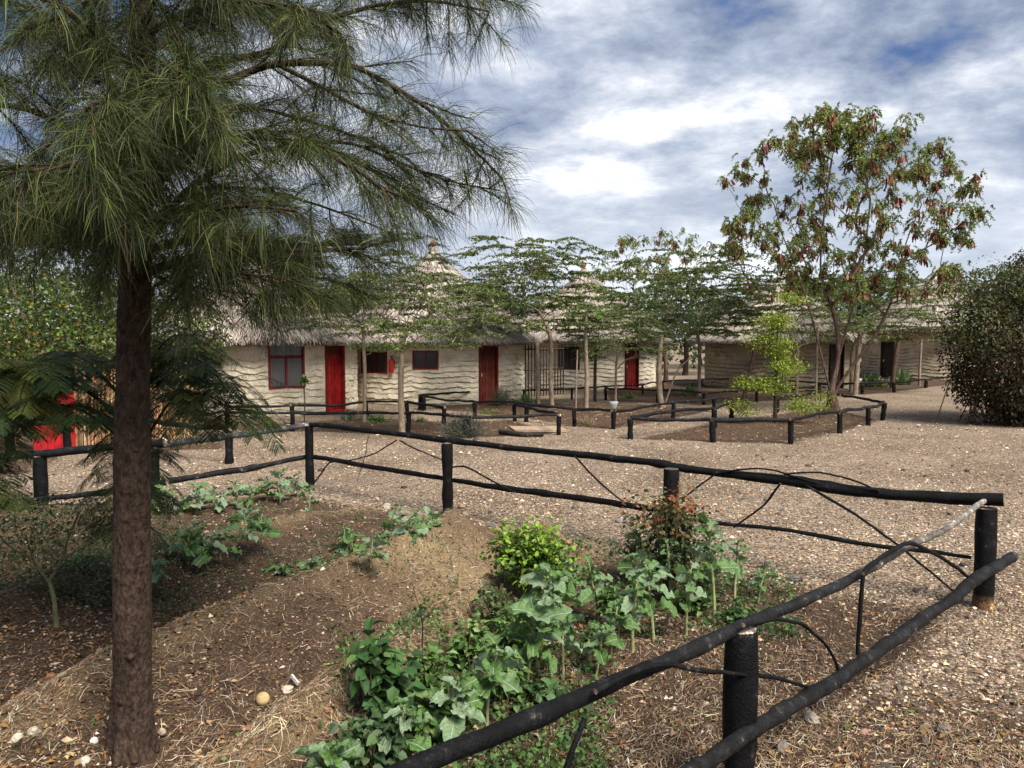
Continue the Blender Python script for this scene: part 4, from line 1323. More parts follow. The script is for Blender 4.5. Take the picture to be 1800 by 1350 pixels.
# ------------------------------------------------------------------ trees between the huts
def layered_tree(label, base, top, cpx, seed, crown_c, crown_r, nsp=110, r_base=0.07, leafcol=None, mat='palebark', lean=0.0, group='flat topped layered trees before the huts', leaf=0.06):
    """pale thin trunk, forked limbs, flat tiers of small leaves"""
    rg = np.random.default_rng(seed)
    root = thing('layered_tree', label, 'tree', (base[0], base[1], 0), group)
    tg = ell(rg, nsp, crown_c, np.array(crown_r) * np.array([1, 1, 1.0]), 0.2, -0.95, 3.2)
    fork = np.array([base[0] + lean, base[1], crown_c[2] - crown_r[2] * 0.95])
    ch = grow_tree(rg, [base, (base + fork) / 2 + rg.normal(0, 0.03, 3), fork, fork * 0.5 + np.asarray(crown_c) * 0.5], tg, 0.0055, 0.42, jitter=0.05, lift=0.10, seg=0.25)
    put_wood(rg, ch, root, MT[mat], base_r=r_base, sides=6)
    lf = MB(); tw_ = MB()
    cen = np.asarray(crown_c)
    for t_ in tg:
        o_ = t_ - cen; o_[2] = 0
        az = math.atan2(o_[1], o_[0]) + rg.normal(0, 0.6)
        for s_ in range(4):
            a_ = az + (s_ - 1.5) * 0.75 + rg.normal(0, 0.2)
            L_ = rg.uniform(0.40, 0.85) * (crown_r[0] / 1.9) ** 0.5
            k = int(L_ / 0.042)
            w_ = np.linspace(0.05, 1, k)
            pth = t_ + np.stack([math.cos(a_) * w_ * L_, math.sin(a_) * w_ * L_, 0.05 * np.sin(w_ * 3) - 0.10 * w_ ** 2 * L_ + rg.normal(0, 0.008, k)], -1)
            tube(tw_, np.vstack([t_[None], pth[::4]]), 0.004, 3, cap=False)
            per = 4
            PP = np.repeat(pth, per, 0) + rg.normal(0, 0.012, (k * per, 3))
            al = rg.uniform(0, 2 * PI, k * per)
            D_ = np.stack([np.cos(al), np.sin(al), rg.uniform(-0.75, 0.05, k * per)], -1)
            leaves(lf, PP, D_, np.array([0, 0, 1.0]) + rg.normal(0, 0.3, (k * per, 3)), rg.uniform(0.6, 1.25, k * per) * leaf, rg.uniform(0.26, 0.38, k * per) * leaf,
                   pick(rg, leafcol or [(0.145, 0.195, 0.050), (0.070, 0.105, 0.028), (0.27, 0.31, 0.11)], k * per, [0.45, 0.35, 0.2]), 0.25, 0.15)
    tw_.build('twigs', MT[mat], root)
    lf.build('crown', MT['leaf'], root, kind='stuff')
    return root


bA = G(707, 768); yA = bA[1]
layered_tree('flat tiered green tree with pale thin trunk before the extinguisher wall', bA, None, 707, 101, A(722, 550, yA), (1.45, 1.1, 0.85), 70, 0.062, leaf=0.062)
bB = G(970, 718); yB = bB[1]
layered_tree('widest tiered tree with forked pale trunk between two huts', bB, None, 970, 102, A(925, 505, yB), (2.35, 1.9, 1.55), 175, 0.065, leaf=0.070)
bC = G(1228, 696); yC = bC[1]
layered_tree('tiered tree with branching pale trunk right of the third hut', bC, None, 1230, 103, A(1205, 520, yC), (2.9, 2.1, 1.65), 160, 0.065, leaf=0.075)
bD = G(1497, 690); yD = bD[1]
layered_tree('thin stemmed tiered tree before the far right hut', bD, None, 1497, 104, A(1560, 545, yD), (3.0, 1.7, 1.35), 110, 0.08, leaf=0.075)
bE = G(1082, 712)
layered_tree('slender tiered tree before the third hut', bE, None, 1082, 105, A(1095, 588, bE[1]), (1.7, 1.2, 0.80), 80, 0.04, leaf=0.066)
bF = G(560, 748)
layered_tree('thin tree with fine green leaves overhanging the first hut roof', G(640, 742), None, 640, 106, A(640, 500, G(640, 742)[1]), (2.1, 1.2, 1.35), 150, 0.045, leaf=0.05,
             leafcol=[(0.07, 0.10, 0.03), (0.11, 0.14, 0.05), (0.04, 0.065, 0.02)])


bG = G(1400, 704)
layered_tree('tiered green tree before the roof of the fourth hut', bG, None, 1400, 107, A(1385, 545, bG[1]), (2.3, 1.5, 1.25), 80, 0.05, leaf=0.07)


# pod tree
def pod_tree(label, base, seed, crown_c, crown_r, fork_z, n=150, r_base=0.13, podp=0.55, mat='redbark', group=None, pods=9, extra=None, zmin=-0.9, limbs=None, leafy=(7, 14)):
    rg = np.random.default_rng(seed)
    root = thing('pod_tree', label, 'tree', (base[0], base[1], 0), group)
    tg = ell(rg, n, crown_c, crown_r, 0.52, zmin)
    if extra is not None:
        tg = np.vstack([tg] + [ell(rg, k_, c_, r_) for c_, r_, k_ in extra])
    fork = np.array([base[0] - 0.12, base[1], fork_z])
    ch = grow_tree(rg, [base, (base + fork) / 2 + np.array([0.06, 0, 0]), fork, fork + np.array([0.05, 0, 0.5])], tg, 0.006, 0.47, jitter=0.05, lift=-0.03, seg=0.3, limbs=limbs)
    put_wood(rg, ch, root, MT[mat], base_r=r_base, sides=7)
    lf, pd = MB(), MB()
    for t_ in tg:
        g_ = rg.random()
        nf = int(rg.integers(*leafy))
        az = rg.uniform(0, 2 * PI, nf)
        for a_ in az:                                  # drooping feather leaves
            L_ = rg.uniform(0.16, 0.32)
            k = 9
            w_ = np.linspace(0.1, 1, k)
            st_ = t_ + rg.normal(0, 0.10, 3)
            pth = st_ + np.stack([math.cos(a_) * w_ * L_ * 0.8, math.sin(a_) * w_ * L_ * 0.8, 0.06 * w_ - L_ * 0.95 * w_ ** 2], -1)
            PP = np.repeat(pth, 4, 0)
            D_ = rg.normal(size=(k * 4, 3)) * 0.8 + np.array([math.cos(a_) * 0.5, math.sin(a_) * 0.5, -0.9])
            leaves(lf, PP, D_, rg.normal(size=(k * 4, 3)), rg.uniform(0.05, 0.085, k * 4), rg.uniform(0.010, 0.017, k * 4),
                   pick(rg, [(0.19, 0.24, 0.055), (0.11, 0.155, 0.035), (0.29, 0.33, 0.085)], k * 4, [0.45, 0.35, 0.2]) * (0.85 + 0.3 * g_), 0.2)
        if rg.random() < podp:
            kn = int(rg.integers(pods + 4, pods + 16))
            st_ = t_ + rg.normal(0, 0.06, (kn, 3)) + np.array([0, 0, -0.04])
            L_ = rg.uniform(0.13, 0.24, kn)
            D_ = unit(rg.normal(0, 0.32, (kn, 3)) + np.array([0, 0, -1.0]))
            P_ = np.stack([st_, st_ + D_ * L_[:, None] * 0.3, st_ + D_ * L_[:, None] * 0.8, st_ + D_ * L_[:, None]], 1)
            ribbons(pd, P_, np.array([0.004, 0.024, 0.024, 0.005])[None] * rg.uniform(0.8, 1.3, kn)[:, None], unit(np.cross(D_, rg.normal(size=(kn, 3)))),
                    pick(rg, [(0.18, 0.068, 0.044), (0.29, 0.125, 0.080), (0.085, 0.034, 0.024)], kn, [0.45, 0.3, 0.25]))
    lf.build('crown', MT['leaf'], root, kind='stuff')
    pd.build('seed_pods', MT['dry'], root, kind='stuff')
    return root


bP = G(1467, 724); yP = bP[1]
pod_tree('tall spreading tree with hanging red brown seed pods inside the low fence', bP, 201, A(1482, 355, yP), (3.75, 2.6, 2.75), 0.45, 200, 0.125,
         limbs=[[bP + np.array([-0.1, 0, 0.45]), A(1440, 610, yP), A(1424, 545, yP + 0.2), A(1398, 470, yP + 0.3), A(1370, 400, yP + 0.4)], [bP + np.array([-0.1, 0, 0.45]), A(1500, 640, yP - 0.1), A(1540, 590, yP - 0.2), A(1572, 520, yP - 0.3), A(1590, 430, yP - 0.3), A(1620, 360, yP)],
                [bP + np.array([-0.1, 0, 0.5]), A(1476, 620, yP + 0.2), A(1470, 560, yP + 0.3), A(1440, 480, yP + 0.1), A(1450, 360, yP), A(1462, 280, yP)], [A(1476, 620, yP + 0.2), A(1500, 540, yP + .4), A(1520, 450, yP + .5), A(1530, 350, yP + .5)]],
         extra=[(A(1500, 235, yP), (2.2, 1.2, 0.9), 40), (A(1700, 400, yP), (0.6, 0.8, 0.5), 8), (A(1500, 480, yP), (3.3, 2.0, 0.9), 34), (A(1290, 420, yP), (0.7, 0.8, 0.5), 10)], podp=0.75)
pb = A(1170, 690, 38)
pod_tree('pod bearing tree rising behind the third and fourth huts', np.array([pb[0], 38, 0]), 202, A(1165, 450, 38), (3.2, 2.0, 1.3), 2.0, 70, 0.10, podp=0.4, pods=7)
pb = A(1100, 690, 41)
pod_tree('thin dry podded tree peeking over the third hut roof', np.array([pb[0], 41, 0]), 203, A(1095, 470, 41), (1.6, 1.5, 0.8), 2.0, 26, 0.07, podp=0.6, pods=6)


# feathery lime-green sapling in the pod tree's bed
def sapling(label, base, seed, blobs, r_base, cols, leaf=0.05, per=60, matn='bark', name='sapling', group=None, tip=0.004):
    rg = np.random.default_rng(seed)
    root = thing(name, label, 'sapling', (base[0], base[1], base[2]), group)
    tg = np.vstack([ell(rg, n_, c_, r_) for c_, r_, n_ in blobs])
    top = max(tg[:, 2])
    ch = grow_tree(rg, [base, np.array([base[0], base[1], base[2] + 0.5 * (top - base[2])]), np.array([base[0] + 0.03, base[1], top * 0.85 + base[2] * 0.15])], tg, tip, 0.45, jitter=0.03, seg=0.12)
    put_wood(rg, ch, root, MT[matn], base_r=r_base, sides=5)
    lf = MB()
    for t_ in tg:
        PP = t_ + rg.normal(0, 1, (per, 3)) * np.array([leaf * 2.2, leaf * 2.2, leaf * 0.9])
        D_ = rg.normal(size=(per, 3)) * np.array([1, 1, 0.35]) + np.array([0, 0, -0.15])
        leaves(lf, PP, D_, np.array([0, 0, 1.0]) + rg.normal(0, 0.35, (per, 3)), rg.uniform(0.6, 1.3, per) * leaf, rg.uniform(0.22, 0.38, per) * leaf, pick(rg, cols, per), 0.2, 0.2)
    lf.build('crown', MT['leaf'], root, kind='stuff')
    return root


bS = G(1362, 744); yS = bS[1]
LIME = [(0.26, 0.33, 0.035), (0.34, 0.40, 0.055), (0.16, 0.22, 0.03)]
sapling('lime green feathery sapling on a dark stem inside the low fence', bS, 301,
        [(A(1365, 570, yS), (0.40, 0.3, 0.32), 26), (A(1395, 525, yS), (0.30, 0.3, 0.14), 9), (A(1370, 612, yS), (0.34, 0.3, 0.3), 16), (A(1345, 680, yS), (0.75, 0.5, 0.28), 34), (A(1410, 715, yS), (0.45, 0.4, 0.25), 16), (A(1310, 715, yS), (0.5, 0.4, 0.2), 12), (A(1385, 645, yS), (0.45, 0.4, 0.35), 24), (A(1340, 600, yS), (0.4, 0.3, 0.3), 14)],
        0.045, LIME, leaf=0.062, per=60)
bS2 = G(1440, 735)
sapling('small yellow green feathery sapling beside the pod tree trunk', bS2, 302, [(A(1440, 700, bS2[1]), (0.4, 0.4, 0.25), 14)], 0.012, LIME, leaf=0.04, per=34)

# young papaya-like tree with scarred pale trunk
bQ = G(1030, 718); yQ = bQ[1]
root = thing('papaya_tree', 'slim young tree with scarred pale trunk and small bright green top', 'tree', (bQ[0], bQ[1], 0))
rg = np.random.default_rng(7)
m_ = MB()
zs = np.arange(0, A(1030, 548, yQ)[2], 0.06)
tube(m_, [(bQ[0] + 0.02 * math.sin(z_ * 2), bQ[1], z_) for z_ in zs], 0.075 - 0.012 * zs + 0.010 * (np.arange(len(zs)) % 2), 9, rng=rg, rough=0.05)
m_.build('trunk', MT['palebark'], root, smooth=True)
tz = zs[-1]
for k in range(13):
    a_ = k * 2.4
    m_ = MB()
    L_ = rg.uniform(0.30, 0.5)
    st_ = np.array([bQ[0], bQ[1], tz + rg.uniform(-0.15, 0.05)])
    e_ = st_ + np.array([math.cos(a_) * L_, math.sin(a_) * L_, rg.uniform(0.0, 0.2)])
    tube(m_, [st_, (st_ + e_) / 2 + np.array([0, 0, 0.05]), e_], 0.008, 4, col=(0.14, 0.2, 0.06), cap=False)
    for s_ in range(9):
        b_ = a_ + (s_ - 4) * 0.42
        leaves(m_, e_[None], np.array([[math.cos(b_), math.sin(b_), -0.35]]), np.array([[0, 0, 1.0]]), 0.22, 0.040, vary(rg, (0.11, 0.21, 0.04), 1), 0.1, 0.2)
    m_.build('leaf', MT['leaf'], root)

# poles and stakes standing in the beds
def stake(label, pts, base, r, mat, seed, r1=None, name='wooden_stake'):
    P_ = [np.array([base[0], base[1], -0.1])] + [A(x_, y_, base[1]) for x_, y_ in pts]
    rg_ = np.random.default_rng(seed)
    m_ = MB(); Q = resample(P_, 0.12)
    tube(m_, Q, np.linspace(r, r1 or r * 0.8, len(Q)), 9, rng=rg_, rough=0.04)
    o_ = m_.build(name, MT[mat], smooth=True)
    return tag(o_, label, 'stake', 'upright poles between the beds')


stake('straight brown pole before the slatted screen', [(945, 660), (944, 603)], G(946, 714), 0.075, 'palebark', 1)
stake('dark brown pole before the third hut wall', [(1046, 650), (1048, 605)], G(1046, 706), 0.06, 'bark', 2)
stake('thin bare pole left of the scarred papaya trunk', [(1013, 670), (1015, 615)], G(1012, 720), 0.028, 'palebark', 3)
stake('thick pale trunk stump curving at its foot right of the third hut', [(1160, 700), (1158, 650), (1163, 590)], G(1166, 716), 0.105, 'palebark', 4, 0.06)
stake('pink brown stake leaning before the far right hut', [(1572, 640), (1583, 580)], G(1567, 682), 0.10, 'redbark', 5)
stake('slim upright stake right of the pink brown leaning one', [(1617, 640), (1620, 597)], G(1616, 678), 0.06, 'palebark', 6)
stake('pale pole behind the lime green sapling', [(1435, 650), (1437, 575)], G(1434, 705), 0.05, 'palebark', 7)
stake('reddish stake slanting behind the lime green sapling', [(1318, 650), (1333, 590)], G(1306, 702), 0.07, 'redbark', 8)
stake('grey bare trunk right of the pod tree', [(1507, 640), (1512, 585)], G(1503, 694), 0.10, 'palebark', 9)
stake('pale bare branch leaning by the curved stump', [(1190, 650), (1214, 629)], G(1166, 712), 0.03, 'palebark', 10)


# ------------------------------------------------------------------ bushes and hedges
def leaf_mass(label, name, cat, blobs, n, cols, leaf, seed, w=None, stems=0, stemcol=(0.12, 0.08, 0.05), droop=0.2, ratio=(0.3, 0.45), group=None, shell=0.55, base=None, mat='leaf', kind=None):
    rg = np.random.default_rng(seed)
    c0 = np.asarray(blobs[0][0], float)
    base = base if base is not None else np.array([c0[0], c0[1], 0])
    root = thing(name, label, cat, base, group)
    lf = MB()
    vol = np.array([r_[0] * r_[1] * r_[2] for c_, r_ in blobs]) ** (2 / 3)
    vol = vol / vol.sum()
    st = MB()
    for (c_, r_), f_ in zip(blobs, vol):
        k = int(n * f_)
        d_ = rvec(rg, k)
        rad = (shell + (1 - shell) * rg.random(k) ** 0.7)[:, None]
        lump = 0.78 + 0.44 * vnoise(d_[:, 0] * 2.6 + seed + c_[0], d_[:, 2] * 2.6 + d_[:, 1] * 1.9)[:, None]
        P_ = np.asarray(c_) + d_ * rad * lump * np.asarray(r_)
        P_[:, 2] = np.maximum(P_[:, 2], 0.03)
        gap = vnoise(P_[:, 0] * 3.3, P_[:, 2] * 3.3 + P_[:, 1] * 2) > 0.22
        P_ = P_[gap]; dd_ = d_[gap]; k = len(P_)
        D_ = rg.normal(size=(k, 3)) + dd_ * 0.6 + np.array([0, 0, -droop])
        leaves(lf, P_, D_, dd_ + rg.normal(0, 0.5, (k, 3)), rg.uniform(0.6, 1.3, k) * leaf, rg.uniform(*ratio, k) * leaf, pick(rg, cols, k, w), 0.25, 0.1)
        for s_ in range(int(stems * f_)):
            e_ = np.asarray(c_) + rvec(rg, 1)[0] * np.asarray(r_) * rg.uniform(0.6, 1.12)
            e_[2] = max(e_[2], 0.2)
            b_ = base + np.array([rg.normal(0, 0.25), rg.normal(0, 0.2), 0]) * np.array([r_[0], r_[1], 1])
            mid = (b_ + e_) / 2 + rg.normal(0, 0.12, 3) * np.asarray(r_)
            tube(st, resample([b_, mid, e_], 0.3), np.linspace(0.018, 0.005, len(resample([b_, mid, e_], 0.3))), 4, col=stemcol, cap=False)
    if stems:
        st.build('stems', MT['dry'], root)
    lf.build('foliage', MT[mat], root, kind='stuff')
    return root


yR = G(1760, 745)[1]
DARKB = [(0.016, 0.026, 0.008), (0.034, 0.036, 0.013), (0.085, 0.043, 0.018), (0.040, 0.020, 0.010)]
leaf_mass('big dark dense bush with dead brown leaves at the right edge', 'big_bush', 'bush',
          [(A(1790, 600, yR), (1.75, 1.5, 1.75)), (A(1850, 520, yR + 0.5), (1.5, 1.5, 1.5)), (A(1755, 670, yR - 0.2), (1.05, 1.0, 1.1)), (A(1830, 690, yR - 0.3), (1.3, 1.0, 0.9)), (A(1960, 650, yR), (1.8, 1.6, 2.2))],
          52000, DARKB, 0.095, 501, [0.32, 0.24, 0.24, 0.2], stems=70, stemcol=(0.20, 0.13, 0.085), base=np.array([A(1790, 735, yR)[0], yR, 0]), ratio=(0.2, 0.35))
leaf_mass('pale green creeper covering the top of the dark right bush', 'creeper', 'creeper',
          [(A(1760, 500, yR - 0.1), (1.15, 1.2, 0.5)), (A(1720, 570, yR - 0.4), (0.8, 0.9, 0.8)), (A(1850, 500, yR + 0.3), (1.0, 1.1, 0.45))], 6000, [(0.09, 0.12, 0.03), (0.05, 0.075, 0.02), (0.13, 0.13, 0.04)], 0.075, 502, stems=14, base=np.array([A(1720, 735, yR)[0], yR, 0]))

# hedge behind the cane fence on the left
leaf_mass('yellow green flowering hedge behind the cane fence', 'hedge', 'hedge',
          [(A(60, 585, 17.5), (2.6, 1.2, 1.35)), (A(230, 590, 17.8), (2.0, 1.2, 1.3)), (A(-60, 560, 17.0), (2.2, 1.2, 1.7)), (A(130, 640, 17.2), (2.4, 1.0, 1.2)), (A(310, 600, 19), (1.3, 1.0, 1.3))],
          20000, [(0.085, 0.13, 0.022), (0.040, 0.068, 0.014), (0.19, 0.23, 0.035), (0.35, 0.19, 0.04)], 0.085, 503, [0.36, 0.46, 0.14, 0.04], stems=50, stemcol=(0.3, 0.18, 0.10), base=np.array([A(100, 760, 17.5)[0], 17.5, 0]))

# grey wiry bush, rosemary-like clumps, spiky plants
def wiry(label, p, h, w, seed, n=420, cols=((0.09, 0.095, 0.07), (0.05, 0.055, 0.04), (0.16, 0.15, 0.11)), cat='shrub', name='wiry_shrub', width=0.004, arch=0.3, group=None, up=1.0):
    rg = np.random.default_rng(seed)
    m_ = MB()
    P0 = np.array([p[0], p[1], Hz(p[0], p[1])]) + rg.normal(0, 1, (n, 3)) * np.array([w * 0.15, w * 0.15, 0])
    d_ = rvec(rg, n); d_[:, 2] = np.abs(d_[:, 2]) * up + 0.25
    d_ = unit(d_) * np.array([w * 0.5, w * 0.5, h])
    L_ = rg.uniform(0.65, 1.05, n)[:, None]
    P_ = np.stack([P0, P0 + d_ * L_ * 0.55, P0 + d_ * L_ + np.array([0, 0, -1]) * arch * h * np.hypot(d_[:, 0], d_[:, 1])[:, None] / w], 1)
    ribbons(m_, P_, width * np.array([1, 0.9, 0.2]), unit(np.cross(d_, rg.normal(size=(n, 3)))), pick(rg, cols, n))
    return m_, rg, P_


def wiry_obj(label, p, h, w, seed, cat='shrub', name='wiry_shrub', group=None, tufts=True, **kw):
    m_, rg, P_ = wiry(label, p, h, w, seed, **kw)
    if tufts:
        k = len(P_) * 5
        w_ = rg.uniform(0.35, 1, k)[:, None]
        i_ = rg.integers(0, len(P_), k)
        Q = P_[i_, 1] * (1 - w_) + P_[i_, 2] * w_
        leaves(m_, Q, rg.normal(size=(k, 3)) + np.array([0, 0, 0.7]), rg.normal(size=(k, 3)), 0.045, 0.006, pick(rg, kw.get('cols', ((0.10, 0.105, 0.08), (0.055, 0.06, 0.045), (0.17, 0.16, 0.12))), k), 0.2)
    o_ = m_.build(name, MT['leaf'])
    return tag(o_, label, cat, group)


wiry_obj('dark grey wiry rounded shrub inside the front left bed', G(815, 768), 0.62, 1.0, 601, n=700)
wiry_obj('grey green upright shrub right of the dark red door', G(880, 712), 0.75, 0.8, 602, n=360, cols=((0.13, 0.14, 0.085), (0.08, 0.09, 0.05), (0.19, 0.18, 0.12)))
SPK = ((0.10, 0.17, 0.05), (0.06, 0.11, 0.03), (0.16, 0.23, 0.08))
wiry_obj('spiky green plant at the right corner of the second hut', G(925, 714), 0.6, 0.6, 603, n=60, cols=SPK, width=0.022, tufts=False, name='spiky_plant', cat='plant', arch=0.1)
wiry_obj('bright spiky plant behind the curved stump', G(1213, 695), 0.65, 0.7, 604, n=90, cols=((0.15, 0.26, 0.06), (0.09, 0.16, 0.04)), width=0.02, tufts=False, name='spiky_plant', cat='plant', arch=0.3)
wiry_obj('spiky green clump at the left foot of the far right hut', G(1533, 680), 0.8, 1.4, 605, n=110, cols=SPK, width=0.03, tufts=False, name='spiky_plant', cat='plant', arch=0.3)
wiry_obj('green clump behind the leaning pink brown stake', G(1585, 676), 0.9, 1.2, 606, n=110, cols=SPK, width=0.03, tufts=False, name='spiky_plant', cat='plant', arch=0.4)
wiry_obj('small plant in front of the bright red door', G(612, 738), 0.35, 0.45, 607, n=60, cols=((0.20, 0.26, 0.17), (0.10, 0.16, 0.07)), width=0.018, tufts=False, name='small_plant', cat='plant')
wiry_obj('low green plant by the short post before the second hut', G(662, 742), 0.28, 0.7, 608, n=120, cols=SPK, width=0.014, tufts=False, name='small_plant', cat='plant')
wiry_obj('low grass tuft below the middle fence rail', G(738, 742), 0.2, 0.4, 609, n=60, cols=SPK, width=0.01, tufts=False, name='small_plant', cat='plant')
wiry_obj('dry bushy weed under the papaya trunk', G(1030, 748), 0.35, 0.6, 610, n=150, cols=((0.22, 0.15, 0.09), (0.30, 0.22, 0.13)), width=0.006, tufts=False, name='dry_weed', cat='weed')
wiry_obj('yellowish low shrub behind the middle bed rail', G(860, 728), 0.22, 0.7, 611, n=100, cols=((0.17, 0.19, 0.05), (0.12, 0.12, 0.04)), width=0.01, tufts=False, name='small_plant', cat='plant')
wiry_obj('green plant below the red door of the third hut', G(1105, 700), 0.3, 0.7, 612, n=90, cols=SPK, width=0.014, tufts=False, name='small_plant', cat='plant')

# slender plant with a leafy top by the first hut
p = G(535, 745)
root = thing('slender_plant', 'slender dark stem with small leafy top before the first hut', 'plant', p)
m_ = MB(); topz = A(535, 668, p[1])[2]; tube(m_, [(p[0], p[1], 0), (p[0] + 0.02, p[1], 0.6), (p[0], p[1], topz)], 0.018, 6, col=(0.06, 0.05, 0.03)); m_.build('stem', MT['wood'], root)
m_ = MB(); rg = np.random.default_rng(4); k = 40
leaves(m_, np.tile([p[0], p[1], topz], (k, 1)) + rg.normal(0, 0.03, (k, 3)), rg.normal(size=(k, 3)) * [1, 1, 0.4], np.tile([0, 0, 1.0], (k, 1)), 0.16, 0.035, pick(rg, [(0.12, 0.2, 0.04), (0.06, 0.11, 0.03)], k), 0.2, 0.3); m_.build('leaves', MT['leaf'], root)

# trees behind the huts, one by one, then the far belt
BG = [((0.055, 0.085, 0.03), (0.09, 0.125, 0.045), (0.03, 0.05, 0.02)), ((0.11, 0.14, 0.05), (0.16, 0.19, 0.06), (0.07, 0.09, 0.03))]


def bg_tree(label, px, Y, ytop, half, seed, pal, leaf=0.14, n=5200):
    b_ = np.array([A(px, 600, Y)[0], Y, 0])
    zt = A(px, ytop, Y)[2]
    rg = np.random.default_rng(seed)
    root = thing('background_tree', label, 'tree', b_, 'trees behind the huts')
    hw = half * Y / F
    c_ = np.array([b_[0], Y, zt * 0.66])
    tg = ell(rg, 46, c_, (hw, hw * 0.8, zt * 0.34), 0.3)
    ch = grow_tree(rg, [b_, b_ + np.array([0.1, 0, zt * 0.2]), b_ + np.array([0, 0, zt * 0.4])], tg, 0.012, 0.5, seg=0.5)
    put_wood(rg, ch, root, MT['bark'], base_r=0.14, sides=5)
    lf = MB()
    per = n // 46
    for t_ in tg:
        s_ = rg.uniform(0.5, 1.1) * hw * 0.24
        P_ = t_ + rg.normal(0, 1, (per, 3)) * np.array([s_, s_, s_ * 0.5])
        leaves(lf, P_, rg.normal(size=(per, 3)), np.array([0, 0, 1.]) + rg.normal(0, 0.6, (per, 3)), rg.uniform(0.6, 1.2, per) * leaf, rg.uniform(0.25, 0.4, per) * leaf, pick(rg, BG[pal], per, [0.4, 0.35, 0.25]), 0.2, 0.1)
    lf.build('crown', MT['leaf'], root, kind='stuff')


bg_tree('pale leafy tree showing over the gap left of the ball finial', 690, 36, 425, 95, 701, 1, n=4200)
bg_tree('green tree filling the gap behind the second and third huts', 905, 40, 455, 100, 702, 0)
bg_tree('dark tree between the third and fourth huts', 1205, 44, 500, 90, 703, 0)
bg_tree('green tree behind the fourth hut', 1330, 44, 470, 110, 704, 0)
bg_tree('green tree in the gap between the fourth and fifth huts', 1505, 50, 490, 90, 705, 0)
bg_tree('loose pale tree over the right bush', 1790, 40, 455, 90, 706, 1)
bg_tree('tall leafy tree behind the left hedge', 90, 24, 380, 190, 707, 0, leaf=0.16, n=6500)
bg_tree('leafy tree behind the first hut roof', 380, 32, 400, 150, 708, 1, n=6000)
bg_tree('low tree between the first two huts', 600, 34, 470, 110, 709, 0)
# far belt of scrub closing the horizon
rg = np.random.default_rng(720)
n = 34000
th_ = rg.uniform(math.radians(20), math.radians(160), n)
R_ = rg.uniform(52, 62, n)
hmx = 4.2 + 2.6 * vnoise(th_ * 14, th_ * 3 + 4)
P_ = np.stack([R_ * np.cos(th_), R_ * np.sin(th_), rg.random(n) ** 0.8 * hmx], -1)
m_ = MB()
leaves(m_, P_, rg.normal(size=(n, 3)), rg.normal(size=(n, 3)), rg.uniform(0.3, 0.6, n), rg.uniform(0.1, 0.2, n), pick(rg, BG[0], n, [0.4, 0.3, 0.3]), 0.2)
o = m_.build('distant_scrub', MT['leaf'], kind='stuff'); o['label'] = 'belt of dark green scrub beyond the huts'

# ------------------------------------------------------------------ the big casuarina
rg = np.random.default_rng(800)
tb = GP(232, 1305)
yT = tb[1]
tree = thing('casuarina_tree', 'big dark trunked tree with drooping needle foliage in the left foreground', 'tree', (tb[0], tb[1], tb[2]))
tp = [np.array([tb[0], yT, tb[2] - 0.12]), A(232, 1290, yT), A(233, 1150, yT), A(232, 1000, yT), A(232, 850, yT), A(233, 700, yT), A(236, 550, yT), A(240, 420, yT), A(245, 250, yT), A(250, 80, yT), A(253, -150, yT), A(255, -420, yT)]
Q = resample(tp, 0.06)
zz_ = Q[:, 2]
Rr = np.interp(zz_, [-0.1, 0.05, 0.25, 0.8, 1.6, 2.2, 2.7, 3.3, 4.2, 5.4], [0.150, 0.112, 0.096, 0.094, 0.087, 0.080, 0.076, 0.069, 0.056, 0.035])
m_ = MB()
tube(m_, Q, Rr * (1 + 0.02 * np.sin(zz_ * 9)), 28, rng=rg, rough=0.018)
m_.build('trunk', MT['bark'], tree, smooth=True)
m_ = MB()
for k in range(7):
    a_ = k * 0.9 + rg.uniform(-0.2, 0.2)
    e_ = np.array([math.cos(a_), math.sin(a_), 0])
    L_ = rg.uniform(0.0, 0.03)
    P_ = [tb + e_ * 0.04 + np.array([0, 0, 0.24]), tb + e_ * 0.08 + np.array([0, 0, 0.08]), tb + e_ * (0.10 + L_ * 0.4) + np.array([0, 0, 0.0]), tb + e_ * (0.11 + L_) + np.array([0, 0, -0.05])]
    Pq = resample(P_, 0.03)
    tube(m_, Pq, np.linspace(0.060, 0.022, len(Pq)), 8, rng=rg, rough=0.05)
for z0_, a_ in ((0.55, -1.2), (0.95, -1.9), (1.25, -1.4), (1.62, -0.9), (1.85, -2.1), (0.30, -1.7)):      # scars of lost shoots
    i_ = int(np.argmin(abs(Q[:, 2] - z0_)))
    e_ = np.array([math.cos(a_), math.sin(a_), 0.25])
    tube(m_, [Q[i_] + e_ * Rr[i_] * 0.75, Q[i_] + e_ * Rr[i_] * 1.0, Q[i_] + e_ * Rr[i_] * 1.12], [0.030, 0.022, 0.008], 8, rng=rg, rough=0.12)
m_.build('roots', MT['bark'], tree, smooth=True, kind='stuff')

NW, NB = MB(), MB()
NEED = [(0.044, 0.064, 0.011), (0.019, 0.029, 0.007), (0.095, 0.118, 0.022), (0.14, 0.135, 0.045), (0.065, 0.042, 0.022)]
NEEDW = [0.34, 0.34, 0.17, 0.07, 0.08]
wood = []
sites = []      # needle sites: position, direction, length


def tuft(P_, D_, length, per, spread, droop):
    sites.append((P_, D_, length, per, spread, droop))


